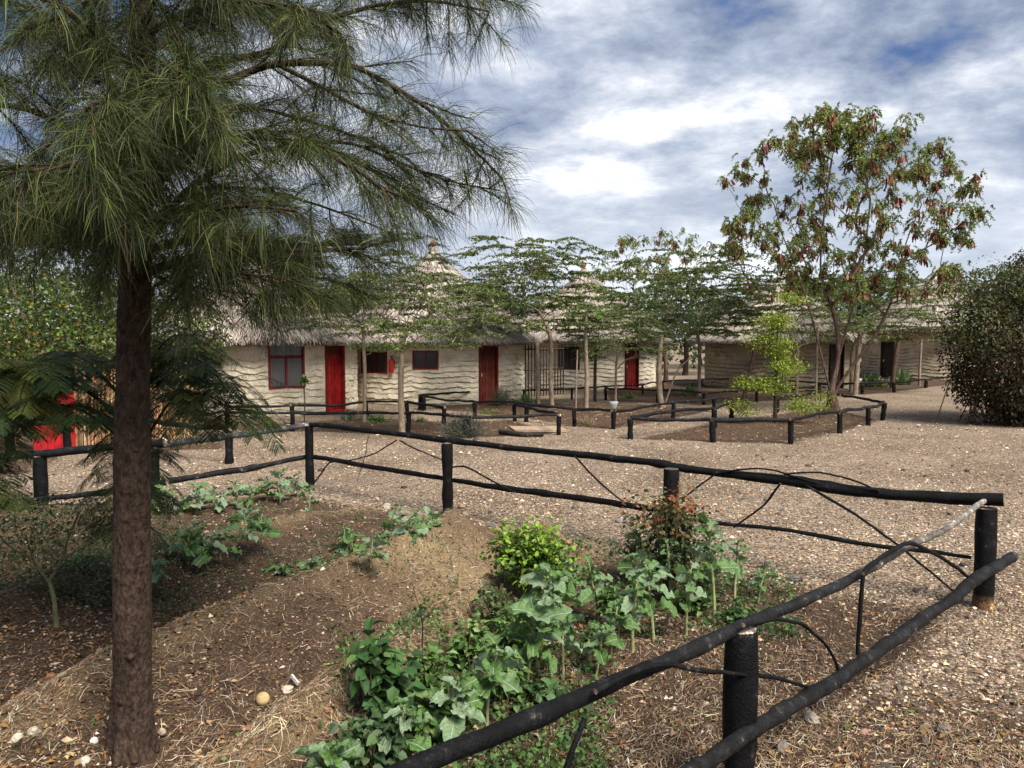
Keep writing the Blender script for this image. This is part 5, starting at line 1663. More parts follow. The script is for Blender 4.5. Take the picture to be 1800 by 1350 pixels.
def limb(pts, r0, r1, sec, sec_len, sdroop=0.35, dens=1.0, spread=0.55, nl=(0.09, 0.28), zspread=0.5):
    """a limb through the points; side shoots all along it, needles on every shoot"""
    P_ = resample(pts, 0.06)
    n_ = len(P_)
    tube(NB, P_, np.linspace(r0, r1, n_), 7, rng=rg, rough=0.03, cap=False)
    T_ = unit(np.gradient(P_, axis=0))
    tot = np.linalg.norm(np.diff(P_, axis=0), axis=1).sum()
    ns = max(2, int(tot * sec * 1.2))
    for s_ in range(ns + 1):
        f_ = 0.12 + 0.88 * (s_ + rg.uniform(-.3, .3)) / ns
        i_ = int(np.clip(f_ * (n_ - 1), 0, n_ - 1))
        d0 = unit(T_[i_] * 0.9 + rg.normal(0, 0.62, 3) * np.array([1, 1.0, zspread]))
        L_ = sec_len * rg.uniform(0.55, 1.2) * (1.15 - 0.45 * f_)
        k = max(4, int(L_ / 0.05))
        q_ = [P_[i_]]
        d_ = d0.copy()
        for _ in range(k):
            d_ = unit(d_ + np.array([0, 0, -sdroop * 0.10]) + rg.normal(0, 0.05, 3))
            q_.append(q_[-1] + d_ * L_ / k)
        q_ = np.array(q_)
        tube(NB, q_, np.linspace(0.006, 0.0018, len(q_)), 4, cap=False)
        m2 = int(L_ / 0.0088 * dens)
        w_ = rg.uniform(0.12, 1, m2) * (len(q_) - 1)
        a_ = np.floor(w_).astype(int).clip(0, len(q_) - 2)
        pp = q_[a_] * (1 - (w_ - a_))[:, None] + q_[a_ + 1] * (w_ - a_)[:, None]
        dd = unit(q_[a_ + 1] - q_[a_])
        per = 4
        pp = np.repeat(pp, per, 0); dd = np.repeat(dd, per, 0)
        K_ = len(pp)
        dirn = unit(dd * 0.75 + rg.normal(0, spread, (K_, 3)))
        LL = rg.uniform(nl[0], nl[1], K_)
        g1 = np.array([0, 0, -1.0])
        dr = rg.uniform(0.15, 0.95, K_)[:, None]
        p1 = pp + dirn * LL[:, None] * 0.33
        d2 = unit(dirn + g1 * dr * 0.7 + rg.normal(0, 0.10, (K_, 3)))
        p2 = p1 + d2 * LL[:, None] * 0.33
        d3 = unit(d2 + g1 * dr * 0.9 + rg.normal(0, 0.12, (K_, 3)))
        p3 = p2 + d3 * LL[:, None] * 0.34
        sd_ = unit(np.cross(dirn, rg.normal(size=(K_, 3))))
        tone = rg.normal(0, 0.10)
        ribbons(NW, np.stack([pp, p1, p2, p3], 1), np.array([0.0008, 0.0011, 0.0010, 0.0004])[None] * rg.uniform(0.85, 1.25, K_)[:, None], sd_, pick(rg, NEED, K_, NEEDW) * (1 + tone))


def LP(lst):
    """limb points: (px, py, depth offset from the trunk)"""
    return [A(x_, y_, yT + o_) for x_, y_, o_ in lst]


# right side
limb(LP([(258, 480, 0), (300, 462, -0.02), (360, 448, -0.02), (450, 440, 0.1), (560, 440, 0.2), (640, 436, 0.25)]), 0.026, 0.008, 9, 0.42, 0.8, 0.9, zspread=0.5)
limb(LP([(262, 420, 0), (330, 330, 0.1), (430, 270, 0.25), (540, 250, 0.3), (640, 290, 0.35), (720, 350, 0.4)]), 0.022, 0.006, 11, 0.42, 0.7)
limb(LP([(265, 340, 0), (340, 250, -0.3), (450, 238, -0.4), (560, 262, -0.45), (650, 310, -0.5), (690, 350, -0.5)]), 0.022, 0.006, 11, 0.42, 0.6)
limb(LP([(262, 260, 0), (350, 160, 0.1), (480, 110, 0.2), (620, 112, 0.2), (740, 180, 0.2), (820, 250, 0.2), (880, 310, 0.2)]), 0.026, 0.006, 9, 0.40, 0.5, 0.9)
limb(LP([(262, 200, 0), (330, 120, 0.3), (480, 90, 0.5), (560, 40, 0.6), (660, 8, 0.6), (760, 0, 0.6), (860, 20, 0.6)]), 0.024, 0.006, 9, 0.40, 0.7, 0.9)
limb(LP([(480, 110, 0.2), (560, 150, 0.1), (650, 200, 0), (740, 225, -0.1), (820, 230, -0.1)]), 0.012, 0.004, 9, 0.34, 0.4, 0.75)
limb(LP([(540, 250, 0.3), (620, 250, 0.3), (700, 285, 0.3), (790, 320, 0.3), (880, 335, 0.3)]), 0.010, 0.004, 9, 0.32, 0.5, 0.75)
limb(LP([(255, 60, 0), (330, 20, -0.2), (420, 0, -0.3), (520, 10, -0.3), (600, 60, -0.3)]), 0.022, 0.006, 11, 0.42, 0.7)
limb(LP([(255, -60, 0), (380, -120, 0.2), (560, -120, 0.3), (720, -60, 0.3), (820, -20, 0.3)]), 0.022, 0.006, 9, 0.42, 0.8)
limb(LP([(255, -80, 0), (420, -60, 0.9), (600, -60, 1.1), (760, -30, 1.1), (880, 0, 1.1)]), 0.020, 0.006, 8, 0.42, 0.8, 0.9)
limb(LP([(262, 380, 0), (330, 380, -0.5), (420, 360, -0.8), (520, 370, -0.9)]), 0.02, 0.006, 10, 0.36, 0.9, 0.8)
limb(LP([(262, 390, 0), (350, 330, 0.7), (450, 330, 1.0), (560, 360, 1.2), (640, 390, 1.3)]), 0.02, 0.006, 10, 0.45, 0.8)
limb(LP([(262, 290, 0), (340, 200, 0.7), (460, 190, 1.0), (600, 230, 1.1), (720, 280, 1.1)]), 0.02, 0.006, 10, 0.42, 0.6, 0.8)
limb(LP([(262, 440, 0), (340, 420, 0.5), (430, 420, 0.9), (540, 430, 1.3), (640, 430, 1.5)]), 0.02, 0.006, 11, 0.5, 0.9)
# left and front side
limb(LP([(230, 430, 0), (170, 380, -0.2), (100, 350, -0.4), (20, 340, -0.5), (-80, 350, -0.5)]), 0.024, 0.008, 13, 0.46, 1.25)
limb(LP([(230, 330, 0), (150, 250, -0.4), (60, 190, -0.7), (-40, 180, -0.8), (-120, 200, -0.8)]), 0.024, 0.008, 12, 0.46, 1.25)
limb(LP([(235, 230, 0), (180, 120, -0.2), (160, 40, -0.3), (140, -60, -0.4)]), 0.024, 0.010, 11, 0.46, 1.25)
limb(LP([(230, 380, 0), (150, 330, 0.5), (60, 300, 0.9), (-60, 300, 1.1)]), 0.024, 0.008, 12, 0.50, 1.25)
limb(LP([(240, 160, 0), (150, 60, 0.5), (50, 10, 0.8), (-80, 0, 0.9)]), 0.022, 0.008, 12, 0.50, 1.25)
limb(LP([(240, 120, 0), (120, 20, -0.6), (20, -30, -0.8), (-80, -20, -0.8)]), 0.022, 0.008, 11, 0.46, 1.25)
limb(LP([(250, 300, 0), (230, 200, -0.6), (190, 170, -1.0), (150, 190, -1.2)]), 0.018, 0.006, 13, 0.40, 1.2)
limb(LP([(250, 250, 0), (300, 160, -0.6), (330, 140, -0.9), (340, 170, -1.1)]), 0.018, 0.006, 14, 0.34, 0.9)
limb(LP([(240, 440, 0), (200, 400, 0.6), (120, 380, 1.0), (20, 390, 1.3), (-60, 400, 1.4)]), 0.02, 0.006, 12, 0.5, 0.9)
limb(LP([(245, 60, 0), (300, -60, -0.5), (360, -120, -0.8)]), 0.02, 0.008, 12, 0.46, 1.25)
limb(LP([(250, 100, 0), (360, 30, 0.7), (470, 10, 0.9), (560, 40, 0.9)]), 0.02, 0.006, 11, 0.42, 0.8)
limb(LP([(240, 350, 0), (180, 300, -0.8), (120, 290, -1.2), (60, 300, -1.3)]), 0.02, 0.006, 12, 0.40, 1.2)
# dense brush hanging in front of the trunk fork
limb(LP([(250, 260, -0.1), (265, 190, -0.35), (290, 165, -0.5)]), 0.012, 0.006, 40, 0.22, 1.1, 1.3, nl=(0.18, 0.32))
limb(LP([(330, 450, -0.02), (370, 440, -0.1), (400, 450, -0.15)]), 0.010, 0.005, 36, 0.16, 1.3, 1.2, nl=(0.16, 0.28))
limb(LP([(300, 462, -0.02), (350, 470, -0.15), (420, 480, -0.25), (500, 490, -0.3)]), 0.010, 0.004, 13, 0.34, 1.0, 0.9)
limb(LP([(420, 442, 0.1), (480, 470, 0.3), (560, 490, 0.4), (620, 500, 0.45)]), 0.010, 0.004, 12, 0.34, 0.9, 0.9)
limb(LP([(250, 470, 0), (300, 500, 0.5), (380, 510, 0.9), (470, 520, 1.2), (560, 520, 1.4)]), 0.012, 0.004, 11, 0.40, 0.8, 0.8)
NB.build('branches', MT['bark'], tree, smooth=True)
NW.build('needles', MT['needle'], tree, kind='stuff')
print('needle quads', sum(len(q_) for q_ in NW.q))


# ------------------------------------------------------------------ feathery-leaved young tree behind the trunk
def frond(mb_, p0, d0, L, rg, cols, pairs=9, leaflets=11, plen=0.11, droop=0.9):
    k = pairs + 2
    q_ = [np.asarray(p0, float)]
    d_ = unit(np.asarray(d0, float))
    for _ in range(k):
        d_ = unit(d_ + np.array([0, 0, -droop * 0.12]))
        q_.append(q_[-1] + d_ * L / k)
    q_ = np.array(q_)
    tube(mb_, q_, np.linspace(0.003, 0.001, len(q_)), 3, col=(0.09, 0.10, 0.03), cap=False)
    col = pick(rg, cols, 1)[0]
    Ps, Ds, Ns, Ls = [], [], [], []
    for i_ in range(2, len(q_)):
        T_ = unit(q_[i_] - q_[i_ - 1])
        s_ = unit(np.cross(T_, [0, 0, 1.0])) if abs(T_[2]) < 0.95 else np.array([1.0, 0, 0])
        nrm = np.cross(s_, T_)
        pl = plen * math.sin(PI * (0.18 + 0.72 * i_ / len(q_)))
        for sg in (-1, 1):
            dd = unit(s_ * sg + T_ * 0.55 - np.array([0, 0, 0.45 * rg.random()]))
            w_ = np.linspace(0.08, 1, leaflets)[:, None]
            c_ = q_[i_] + dd * pl * w_ + np.array([0, 0, -0.25]) * pl * w_ ** 2
            for s2 in (-1, 1):
                Ps.append(c_)
                Ds.append(np.tile(unit(T_ * s2 * 1.0 + dd * 0.45), (leaflets, 1)))
                Ns.append(np.tile(nrm, (leaflets, 1)) + rg.normal(0, 0.15, (leaflets, 3)))
    Ps, Ds, Ns = map(np.concatenate, (Ps, Ds, Ns))
    n_ = len(Ps)
    leaves(mb_, Ps, Ds, Ns, 0.017, 0.0042, np.tile(col, (n_, 1)) * rg.uniform(0.85, 1.15, (n_, 1)), 0.1)


def feather_tree(label, base, seed, stems, n, r_base, cols, Lr=(0.28, 0.42), name='feather_leaf_tree'):
    rg = np.random.default_rng(seed)
    root = thing(name, label, 'tree', base)
    br, lf = MB(), MB()
    allp = []
    for pts, r_ in stems:
        P_ = resample(pts, 0.08)
        tube(br, P_, np.linspace(r_, r_ * 0.3, len(P_)), 7, rng=rg, rough=0.03, cap=False)
        allp.append(P_[int(len(P_) * 0.45):])
    br.build('stems', MT['bark'], root, smooth=True)
    S_ = np.concatenate(allp)
    for _ in range(n):
        p0 = S_[rg.integers(len(S_))]
        a_ = rg.uniform(0, 2 * PI)
        frond(lf, p0, (math.cos(a_), math.sin(a_) * 0.8, rg.uniform(-0.1, 0.7)), rg.uniform(*Lr), rg, cols)
    lf.build('fronds', MT['leaf'], root, kind='stuff')
    return root


fb = GP(222, 1150)
yF = fb[1]
FC = [(0.045, 0.085, 0.022), (0.08, 0.125, 0.03), (0.028, 0.05, 0.016), (0.13, 0.16, 0.035)]
feather_tree('young tree with dark feathery fronds growing behind the big trunk', fb, 901,
             [([fb, A(225, 900, yF), A(240, 720, yF), A(250, 600, yF)], 0.03),
              ([A(235, 760, yF), A(150, 680, yF - 0.2), A(60, 650, yF - 0.3), A(-30, 660, yF - 0.3)], 0.018),
              ([A(235, 720, yF), A(140, 620, yF + 0.2), A(50, 640, yF + 0.3)], 0.015),
              ([A(240, 700, yF), A(310, 620, yF - 0.2), A(370, 640, yF - 0.3), A(400, 690, yF - 0.4)], 0.015),
              ([A(240, 680, yF), A(300, 580, yF + 0.1), A(340, 590, yF + 0.1)], 0.012),
              ([A(240, 800, yF), A(300, 700, yF - 0.3), A(360, 690, yF - 0.5), A(410, 720, yF - 0.6)], 0.012),
              ([A(235, 790, yF), A(150, 720, yF - 0.3), A(60, 700, yF - 0.5), A(0, 720, yF - 0.5)], 0.012)], 290, 0.03, FC)
fb2 = G(-120, 1180)
feather_tree('yellow green feathery fronds reaching in at the left edge', fb2, 902,
             [([fb2, A(-110, 950, fb2[1]), A(-60, 800, fb2[1]), A(10, 740, fb2[1])], 0.02), ([A(-90, 880, fb2[1]), A(-40, 830, fb2[1]), A(0, 840, fb2[1] - 0.1)], 0.012),
              ([A(-90, 850, fb2[1]), A(-60, 700, fb2[1]), A(20, 640, fb2[1]), A(90, 650, fb2[1])], 0.012), ([A(-90, 850, fb2[1]), A(-40, 730, fb2[1]), A(50, 690, fb2[1] + 0.2), A(110, 690, fb2[1] + 0.3)], 0.012)], 120, 0.02, [(0.10, 0.13, 0.03), (0.05, 0.085, 0.02), (0.15, 0.17, 0.045)])

# bare forked sapling at the left
bL = GP(100, 1098)
yL = bL[1]
root = thing('bare_sapling', 'small forked sapling with mottled green stem left of the big trunk', 'sapling', bL)
m_ = MB()
rg = np.random.default_rng(910)
for pts, r_ in (([bL - np.array([0, 0, .05]), A(95, 1050, yL), A(86, 1020, yL)], 0.020), ([A(86, 1022, yL), A(110, 985, yL), A(118, 950, yL), A(140, 900, yL)], 0.011), ([A(86, 1022, yL), A(60, 990, yL), A(45, 940, yL)], 0.010),
                ([A(112, 980, yL), A(160, 955, yL), A(200, 930, yL)], 0.007), ([A(60, 985, yL), A(20, 965, yL), A(-20, 920, yL)], 0.007)):
    P_ = resample(pts, 0.04)
    tube(m_, P_, np.linspace(r_, r_ * 0.65, len(P_)), 8, col=(0.16, 0.16, 0.07), rng=rg, rough=0.05, cap=False)
m_.build('stem', MT['wood'], root, smooth=True)
m_ = MB()
blob = ell(rg, 900, A(100, 925, yL), (0.62, 0.35, 0.26))
leaves(m_, blob, rg.normal(size=(900, 3)), rg.normal(size=(900, 3)) + [0, 0, 1], rg.uniform(0.02, 0.045, 900), rg.uniform(0.005, 0.012, 900), pick(rg, [(0.09, 0.13, 0.045), (0.14, 0.16, 0.08), (0.05, 0.08, 0.03)], 900), 0.2)
m_.build('leaves', MT['leaf'], root, kind='stuff')


# ------------------------------------------------------------------ kale plants
def kale_leaf_mesh(i_, lob, nl=16, nw=8):
    r = np.random.default_rng(1000 + i_)
    t_ = np.linspace(0, 1, nl + 1)
    s_ = np.linspace(-1, 1, nw + 1)
    Tt, Ss = np.meshgrid(t_, s_, indexing='ij')
    wid = np.where(Tt < 0.22, 0.03 + 0.05 * Tt, 0.05 + r.uniform(0.24, 0.34) * np.sin(np.clip((Tt - 0.2) / 0.8, 0, 1) * PI * 0.93) ** 0.75)
    ph = r.uniform(0, 6)
    wid = wid * (1 + lob * np.sin(Tt * r.uniform(20, 30) + ph + (Ss > 0) * 1.4) * (Tt > 0.25))
    x_ = Ss * wid
    y_ = Tt
    edge = np.abs(Ss)
    z_ = 0.16 * edge ** 1.5 * np.sin(Tt * PI) + 0.10 * edge ** 2 * np.sin(Tt * r.uniform(14, 22) + ph + Ss * 2.5) - r.uniform(0.15, 0.55) * Tt ** 2.2 + 0.05 * edge * np.sin(Tt * 7 + ph) + r.normal(0, 0.010, Tt.shape) + 0.035 * edge ** 3 * r.normal(0, 1, Tt.shape)
    x_ = x_ * (1 + 0.07 * (edge > 0.9) * r.normal(0, 1, Tt.shape) * (Tt > 0.3))
    i, j = np.meshgrid(np.arange(nl), np.arange(nw), indexing='ij')
    a = i * (nw + 1) + j
    m_ = MB()
    m_.add(np.stack([x_, y_, z_], -1).reshape(-1, 3), q=np.stack([a, a + 1, a + nw + 2, a + nw + 1], -1).reshape(-1, 4))
    return m_.mesh('leaf', MT['kale'], smooth=True)


KL = [kale_leaf_mesh(i_, l_) for i_, l_ in enumerate((0.10, 0.20, 0.30, 0.16, 0.26, 0.34, 0.14, 0.22))]


def kale(label, px, py, h, size, nlv, seed, group=None, name='kale_plant', stemr=0.011, tilt=None, low=0.55):
    p = GP(px, py)
    rg = np.random.default_rng(seed)
    root = thing(name, label, 'plant', p, group)
    m_ = MB()
    ln = rg.normal(0, 0.05, 2)
    top = np.array([ln[0] * h * 2, ln[1] * h * 2, h])
    pts = [np.array([0, 0, -0.03]), top * 0.35 + np.r_[rg.normal(0, 0.01, 2), 0], top * 0.75, top]
    Q_ = resample(pts, 0.04)
    tube(m_, Q_ + p, np.linspace(stemr, stemr * 0.75, len(Q_)), 7, col=(0.27, 0.28, 0.13), rng=rg, rough=0.08)
    m_.build('stem', MT['wood'], root, smooth=True)
    az0 = rg.uniform(0, 6)
    for k in range(nlv):
        f_ = k / max(1, nlv - 1)
        z_ = h * (low + (1 - low) * f_)
        c_ = Q_[int(np.clip(z_ / h, 0, 1) * (len(Q_) - 1))]
        o_ = bpy.data.objects.new('leaf', KL[rg.integers(len(KL))])
        C.objects.link(o_)
        o_.parent = root
        s_ = size * rg.uniform(0.75, 1.15) * (1 - 0.35 * f_ ** 2)
        pit = rg.uniform(-0.1, 0.45) + 0.75 * f_
        az = az0 + k * 2.4 + rg.normal(0, 0.2)
        o_.location = (c_[0], c_[1], c_[2])
        o_.rotation_euler = Euler((pit, rg.normal(0, 0.5), az), 'XYZ')
        o_.scale = (s_ * rg.uniform(0.85, 1.15), s_, s_)
    return root


KG = 'kale plants by the near fence'
front = [
    (1256, 1100, 0.62, 0.22, 9, 'tallest kale plant on a long pale stalk beside the red tipped bush'),
    (1206, 1118, 0.42, 0.17, 6, 'kale plant with ragged leaves before the red tipped bush'),
    (1292, 1072, 0.44, 0.15, 7, 'kale plant with small curled leaves right of the tallest one'),
    (1332, 1058, 0.26, 0.13, 6, 'low kale plant nearest the far corner of the bed'),
    (1150, 1128, 0.44, 0.23, 8, 'kale plant with broad dark leaves left of the ragged one'),
    (1112, 1146, 0.42, 0.20, 7, 'leafy kale plant standing before the rail end'),
    (1180, 1066, 0.42, 0.17, 7, 'kale plant half hidden at the foot of the red tipped bush'),
    (1072, 1160, 0.30, 0.18, 7, 'kale plant with pale ruffled leaf turned to the fence'),
    (1046, 1186, 0.28, 0.15, 6, 'short kale plant just inside the near rail'),
    (990, 1192, 0.32, 0.22, 8, 'kale plant with crinkled blue green leaves in the middle of the group'),
    (925, 1215, 0.40, 0.29, 10, 'biggest leaved blue grey kale plant below the lime green bush'),
    (856, 1272, 0.34, 0.21, 8, 'kale plant on a thick green stalk near the rail'),
    (790, 1316, 0.28, 0.21, 9, 'round leaved kale plant close to the bottom of the garden'),
    (702, 1346, 0.24, 0.19, 8, 'kale plant with long stalked leaves near the front edge'),
    (578, 1388, 0.16, 0.22, 7, 'frontmost kale plant with wide pale veined leaves'),
    (1050, 1095, 0.36, 0.20, 8, 'kale plant behind the crinkled one towards the lime green bush'),
    (1120, 1070, 0.38, 0.19, 8, 'kale plant in front of the bundle of cut stalks'),
    (965, 1120, 0.40, 0.26, 9, 'kale plant with one very wide upright leaf by the lime green bush'),
    (1010, 1060, 0.26, 0.16, 7, 'small kale plant between the bundle of stalks and the bushes'),
]
for k, (px, py, h, s_, nl_, lab) in enumerate(front):
    kale(lab, px, py, h * 1.22, s_ * 0.84, int(nl_ * 1.6) + 1, 1100 + k, KG, stemr=0.010 + 0.003 * (h > 0.4))

KB = 'young kale plants in rows'
back = [(288, 905, .24, .17, 6, 'kale seedling right beside the big trunk in the back row'), (318, 903, .16, .13, 5, 'small kale seedling second from the trunk in the back row'), (345, 900, .26, .17, 6, 'bushy kale plant third from the trunk in the back row'),
        (382, 898, .22, .16, 6, 'kale plant in the middle of the back row, left of the tallest'), (412, 893, .27, .17, 6, 'pale leaved kale plant in the middle of the back row'),
        (442, 888, .20, .16, 6, 'kale plant of the back row under the drooping fronds'), (470, 880, .24, .15, 6, 'kale plant of the back row near the corner post'),
        (492, 884, .34, .18, 6, 'tall pale kale plant in the back row by the corner post'), (524, 875, .24, .15, 6, 'kale plant at the end of the back row beside the corner post'),
        (546, 908, .28, .13, 5, 'single upright kale stalk in front of the corner post'),
        (332, 990, .26, .19, 6, 'kale plant at the left end of the second row'), (362, 985, .20, .17, 6, 'kale plant second in the second row'), (388, 978, .18, .15, 5, 'squat kale plant third in the second row'),
        (436, 958, .26, .18, 6, 'kale plant with upright leaves in the second row'), (462, 948, .20, .15, 5, 'kale plant at the right end of the second row'),
        (275, 1012, .08, .14, 6, 'flat low kale plant touching the trunk side of the second row'),
        (498, 1010, .06, .13, 6, 'star shaped kale seedling alone on the ridge'), (552, 1003, .10, .13, 5, 'kale seedling beside a hollow in the ridge'), (512, 1040, .05, .10, 5, 'tiny kale seedling below the star shaped one'),
        (600, 1002, .06, .13, 6, 'greyish flat kale seedling at the ridge foot'),
        (606, 975, .22, .15, 5, 'kale plant at the left end of the third row'), (622, 980, .22, .15, 5, 'kale plant second in the third row'), (652, 992, .18, .14, 5, 'kale plant leaning over the third row edge'),
        (690, 968, .26, .16, 6, 'tallest kale plant of the third row'), (718, 962, .22, .15, 6, 'kale plant near the right end of the third row'), (752, 948, .20, .14, 6, 'kale plant at the right end of the third row by the straw'),
        (702, 908, .14, .10, 4, 'thin kale seedling near the stones by the fence post')]
for k, (px, py, h, s_, nl_, lab) in enumerate(back):
    kale(lab, px, py, h * 1.2, s_ * 1.2, nl_ + 3, 1200 + k, KB, stemr=0.007, low=0.35)


# broad-leaved plants and the two bushes of the bed
def leafy_bush(label, px, py, h, w, seed, cols, leaf, n, cw=None, name='garden_bush', stemcol=(0.10, 0.07, 0.04), tops=None, topf=0.72, cz=0.58, rz=0.46):
    p = GP(px, py)
    rg = np.random.default_rng(seed)
    root = thing(name, label, 'bush', p)
    st, lf = MB(), MB()
    for s_ in range(16):
        e_ = p + np.array([rg.normal(0, w * 0.22), rg.normal(0, w * 0.2), h * rg.uniform(0.7, 1.0)])
        Q_ = resample([p + np.r_[rg.normal(0, 0.02, 2), -0.02], (p + e_) / 2 + rg.normal(0, 0.03, 3), e_], 0.06)
        tube(st, Q_, np.linspace(0.006, 0.002, len(Q_)), 5, col=stemcol, cap=False)
    st.build('stems', MT['wood'], root)
    c_ = p + np.array([0, 0, h * cz])
    d_ = rvec(rg, n)
    lump = 0.45 + 1.0 * vnoise(d_[:, 0] * 3.4 + seed, d_[:, 2] * 3.4 + d_[:, 1] * 2.6)[:, None]
    lobes = np.array([[rg.uniform(-0.28, 0.28) * w, rg.uniform(-0.2, 0.2) * w, rg.uniform(-0.16, 0.20) * h] for _ in range(6)])
    sc_ = rg.uniform(0.45, 0.8, 6)
    li_ = rg.integers(0, 6, n)
    d_ = d_ * sc_[li_][:, None]
    c_ = c_ + lobes[li_]
    P_ = c_ + d_ * (0.35 + 0.65 * rg.random((n, 1)) ** 0.6) * lump * np.array([w / 2, w / 2, h * rz]) * 1.15
    P_[:, 2] = np.maximum(P_[:, 2], p[2] + 0.02)
    cc_ = pick(rg, cols, n, cw)
    if tops is not None:
        up = (P_[:, 2] - p[2]) / h + rg.normal(0, 0.10, n) > topf
        cc_ = np.where(up[:, None], pick(rg, tops, n), cc_)
    leaves(lf, P_, rg.normal(size=(n, 3)) * [1, 1, 0.5] + d_ * 0.7, np.array([0, 0, 1.]) + rg.normal(0, 0.5, (n, 3)), rg.uniform(0.6, 1.25, n) * leaf, rg.uniform(0.3, 0.42, n) * leaf, cc_, 0.25, 0.25, True)
    lf.build('foliage', MT['leaf'], root, kind='stuff')
    return root


leafy_bush('lime green leafy bush in the bed beside cut stalks', 925, 1062, 0.72, 0.50, 1301, [(0.13, 0.21, 0.03), (0.055, 0.11, 0.02), (0.22, 0.32, 0.04)], 0.05, 1900, [0.42, 0.3, 0.28], tops=[(0.27, 0.40, 0.045), (0.20, 0.31, 0.04)])
leafy_bush('dark bush with orange red young leaves at the fence', 1172, 1050, 0.86, 0.66, 1302, [(0.035, 0.055, 0.02), (0.065, 0.085, 0.03), (0.10, 0.11, 0.035)], 0.05, 2100, [0.45, 0.35, 0.2], tops=[(0.20, 0.07, 0.025), (0.13, 0.11, 0.03), (0.30, 0.09, 0.03), (0.09, 0.11, 0.03)], topf=0.78)
leafy_bush('dark green nettle like plant with broad leaves near the front', 672, 1262, 0.42, 0.34, 1303, [(0.05, 0.115, 0.03), (0.035, 0.075, 0.022), (0.09, 0.16, 0.05)], 0.095, 190, name='broad_leaved_plant')
leafy_bush('small green weedy plant left of the biggest kale', 868, 1090, 0.26, 0.26, 1304, [(0.06, 0.10, 0.03), (0.10, 0.14, 0.05)], 0.04, 260, name='weedy_plant')
leafy_bush('low leafy vine under the rail', 960, 1245, 0.14, 0.42, 1305, [(0.06, 0.12, 0.04), (0.10, 0.17, 0.06)], 0.07, 130, name='leafy_vine')
leafy_bush('feathery lobed leaf plant at the bottom of the bed', 655, 1352, 0.26, 0.34, 1306, [(0.05, 0.10, 0.035), (0.09, 0.15, 0.06)], 0.07, 200, name='broad_leaved_plant')
leafy_bush('ferny dark weed left of the big trunk', 165, 1010, 0.18, 0.42, 1307, [(0.04, 0.085, 0.022), (0.07, 0.12, 0.03)], 0.05, 420, name='ferny_weed')
leafy_bush('small leafy weed between kale and lime green bush', 1300, 1100, 0.20, 0.28, 1308, [(0.06, 0.12, 0.03), (0.10, 0.17, 0.05)], 0.05, 160, name='weedy_plant')

for k, (px, py, h, w_, lab) in enumerate(((745, 1240, .34, .26, 'leafy green plant between the nettle like plant and the kale'), (830, 1180, .32, .28, 'leafy green plant on the ridge side of the kale rows'),
                                          (905, 1150, .36, .28, 'dark green plant behind the biggest leaved kale'), (1085, 1110, .34, .28, 'green plant tangled among the tall kale stalks'),
                                          (1225, 1080, .34, .26, 'green plant at the foot of the tallest kale'), (760, 1300, .24, .26, 'low green plant left of the round leaved kale'),
                                          (880, 1235, .26, .26, 'low green plant under the biggest leaved kale'))):
    leafy_bush(lab, px, py, h, w_, 1320 + k, [(0.07, 0.15, 0.03), (0.12, 0.21, 0.05), (0.18, 0.27, 0.09)], 0.055, 330, name='leafy_plant')

# bundle of cut stalks
a, b = GP(1010, 968), GP(940, 948)
root = thing('stalk_bundle', 'fan of dry pinkish cut stalks lying behind the lime green bush', 'bundle', (a[0], a[1], a[2]))
rg = np.random.default_rng(1400)
for k in range(14):
    e = b + np.array([rg.normal(0, 0.05), rg.normal(0, 0.05), rg.uniform(0.03, 0.22)])
    s_ = a + np.array([rg.normal(0, 0.02), rg.normal(0, 0.02), rg.uniform(0.02, 0.06)])
    m_ = MB(); tube(m_, [s_, (s_ + e) / 2 + rg.normal(0, 0.01, 3), e], 0.007, 6, col=pick(rg, [(0.42, 0.24, 0.15), (0.34, 0.15, 0.09), (0.52, 0.36, 0.24)], 1)[0]); m_.build('stalk', MT['wood'], root)

# upright dead twig
p = GP(742, 1140)
m_ = MB()
tube(m_, [p, A(743, 1100, p[1]), A(738, 1070, p[1]), A(748, 1055, p[1]), A(735, 1035, p[1])], [0.006, 0.005, 0.004, 0.003, 0.0015], 6, col=(0.03, 0.022, 0.018))
tube(m_, [A(738, 1070, p[1]), A(728, 1040, p[1]), A(724, 1022, p[1])], [0.003, 0.0025, 0.0015], 5, col=(0.03, 0.022, 0.018))
tag(m_.build('dead_twig', MT['wood']), 'thin black dead twig standing up from the straw ridge', 'twig')

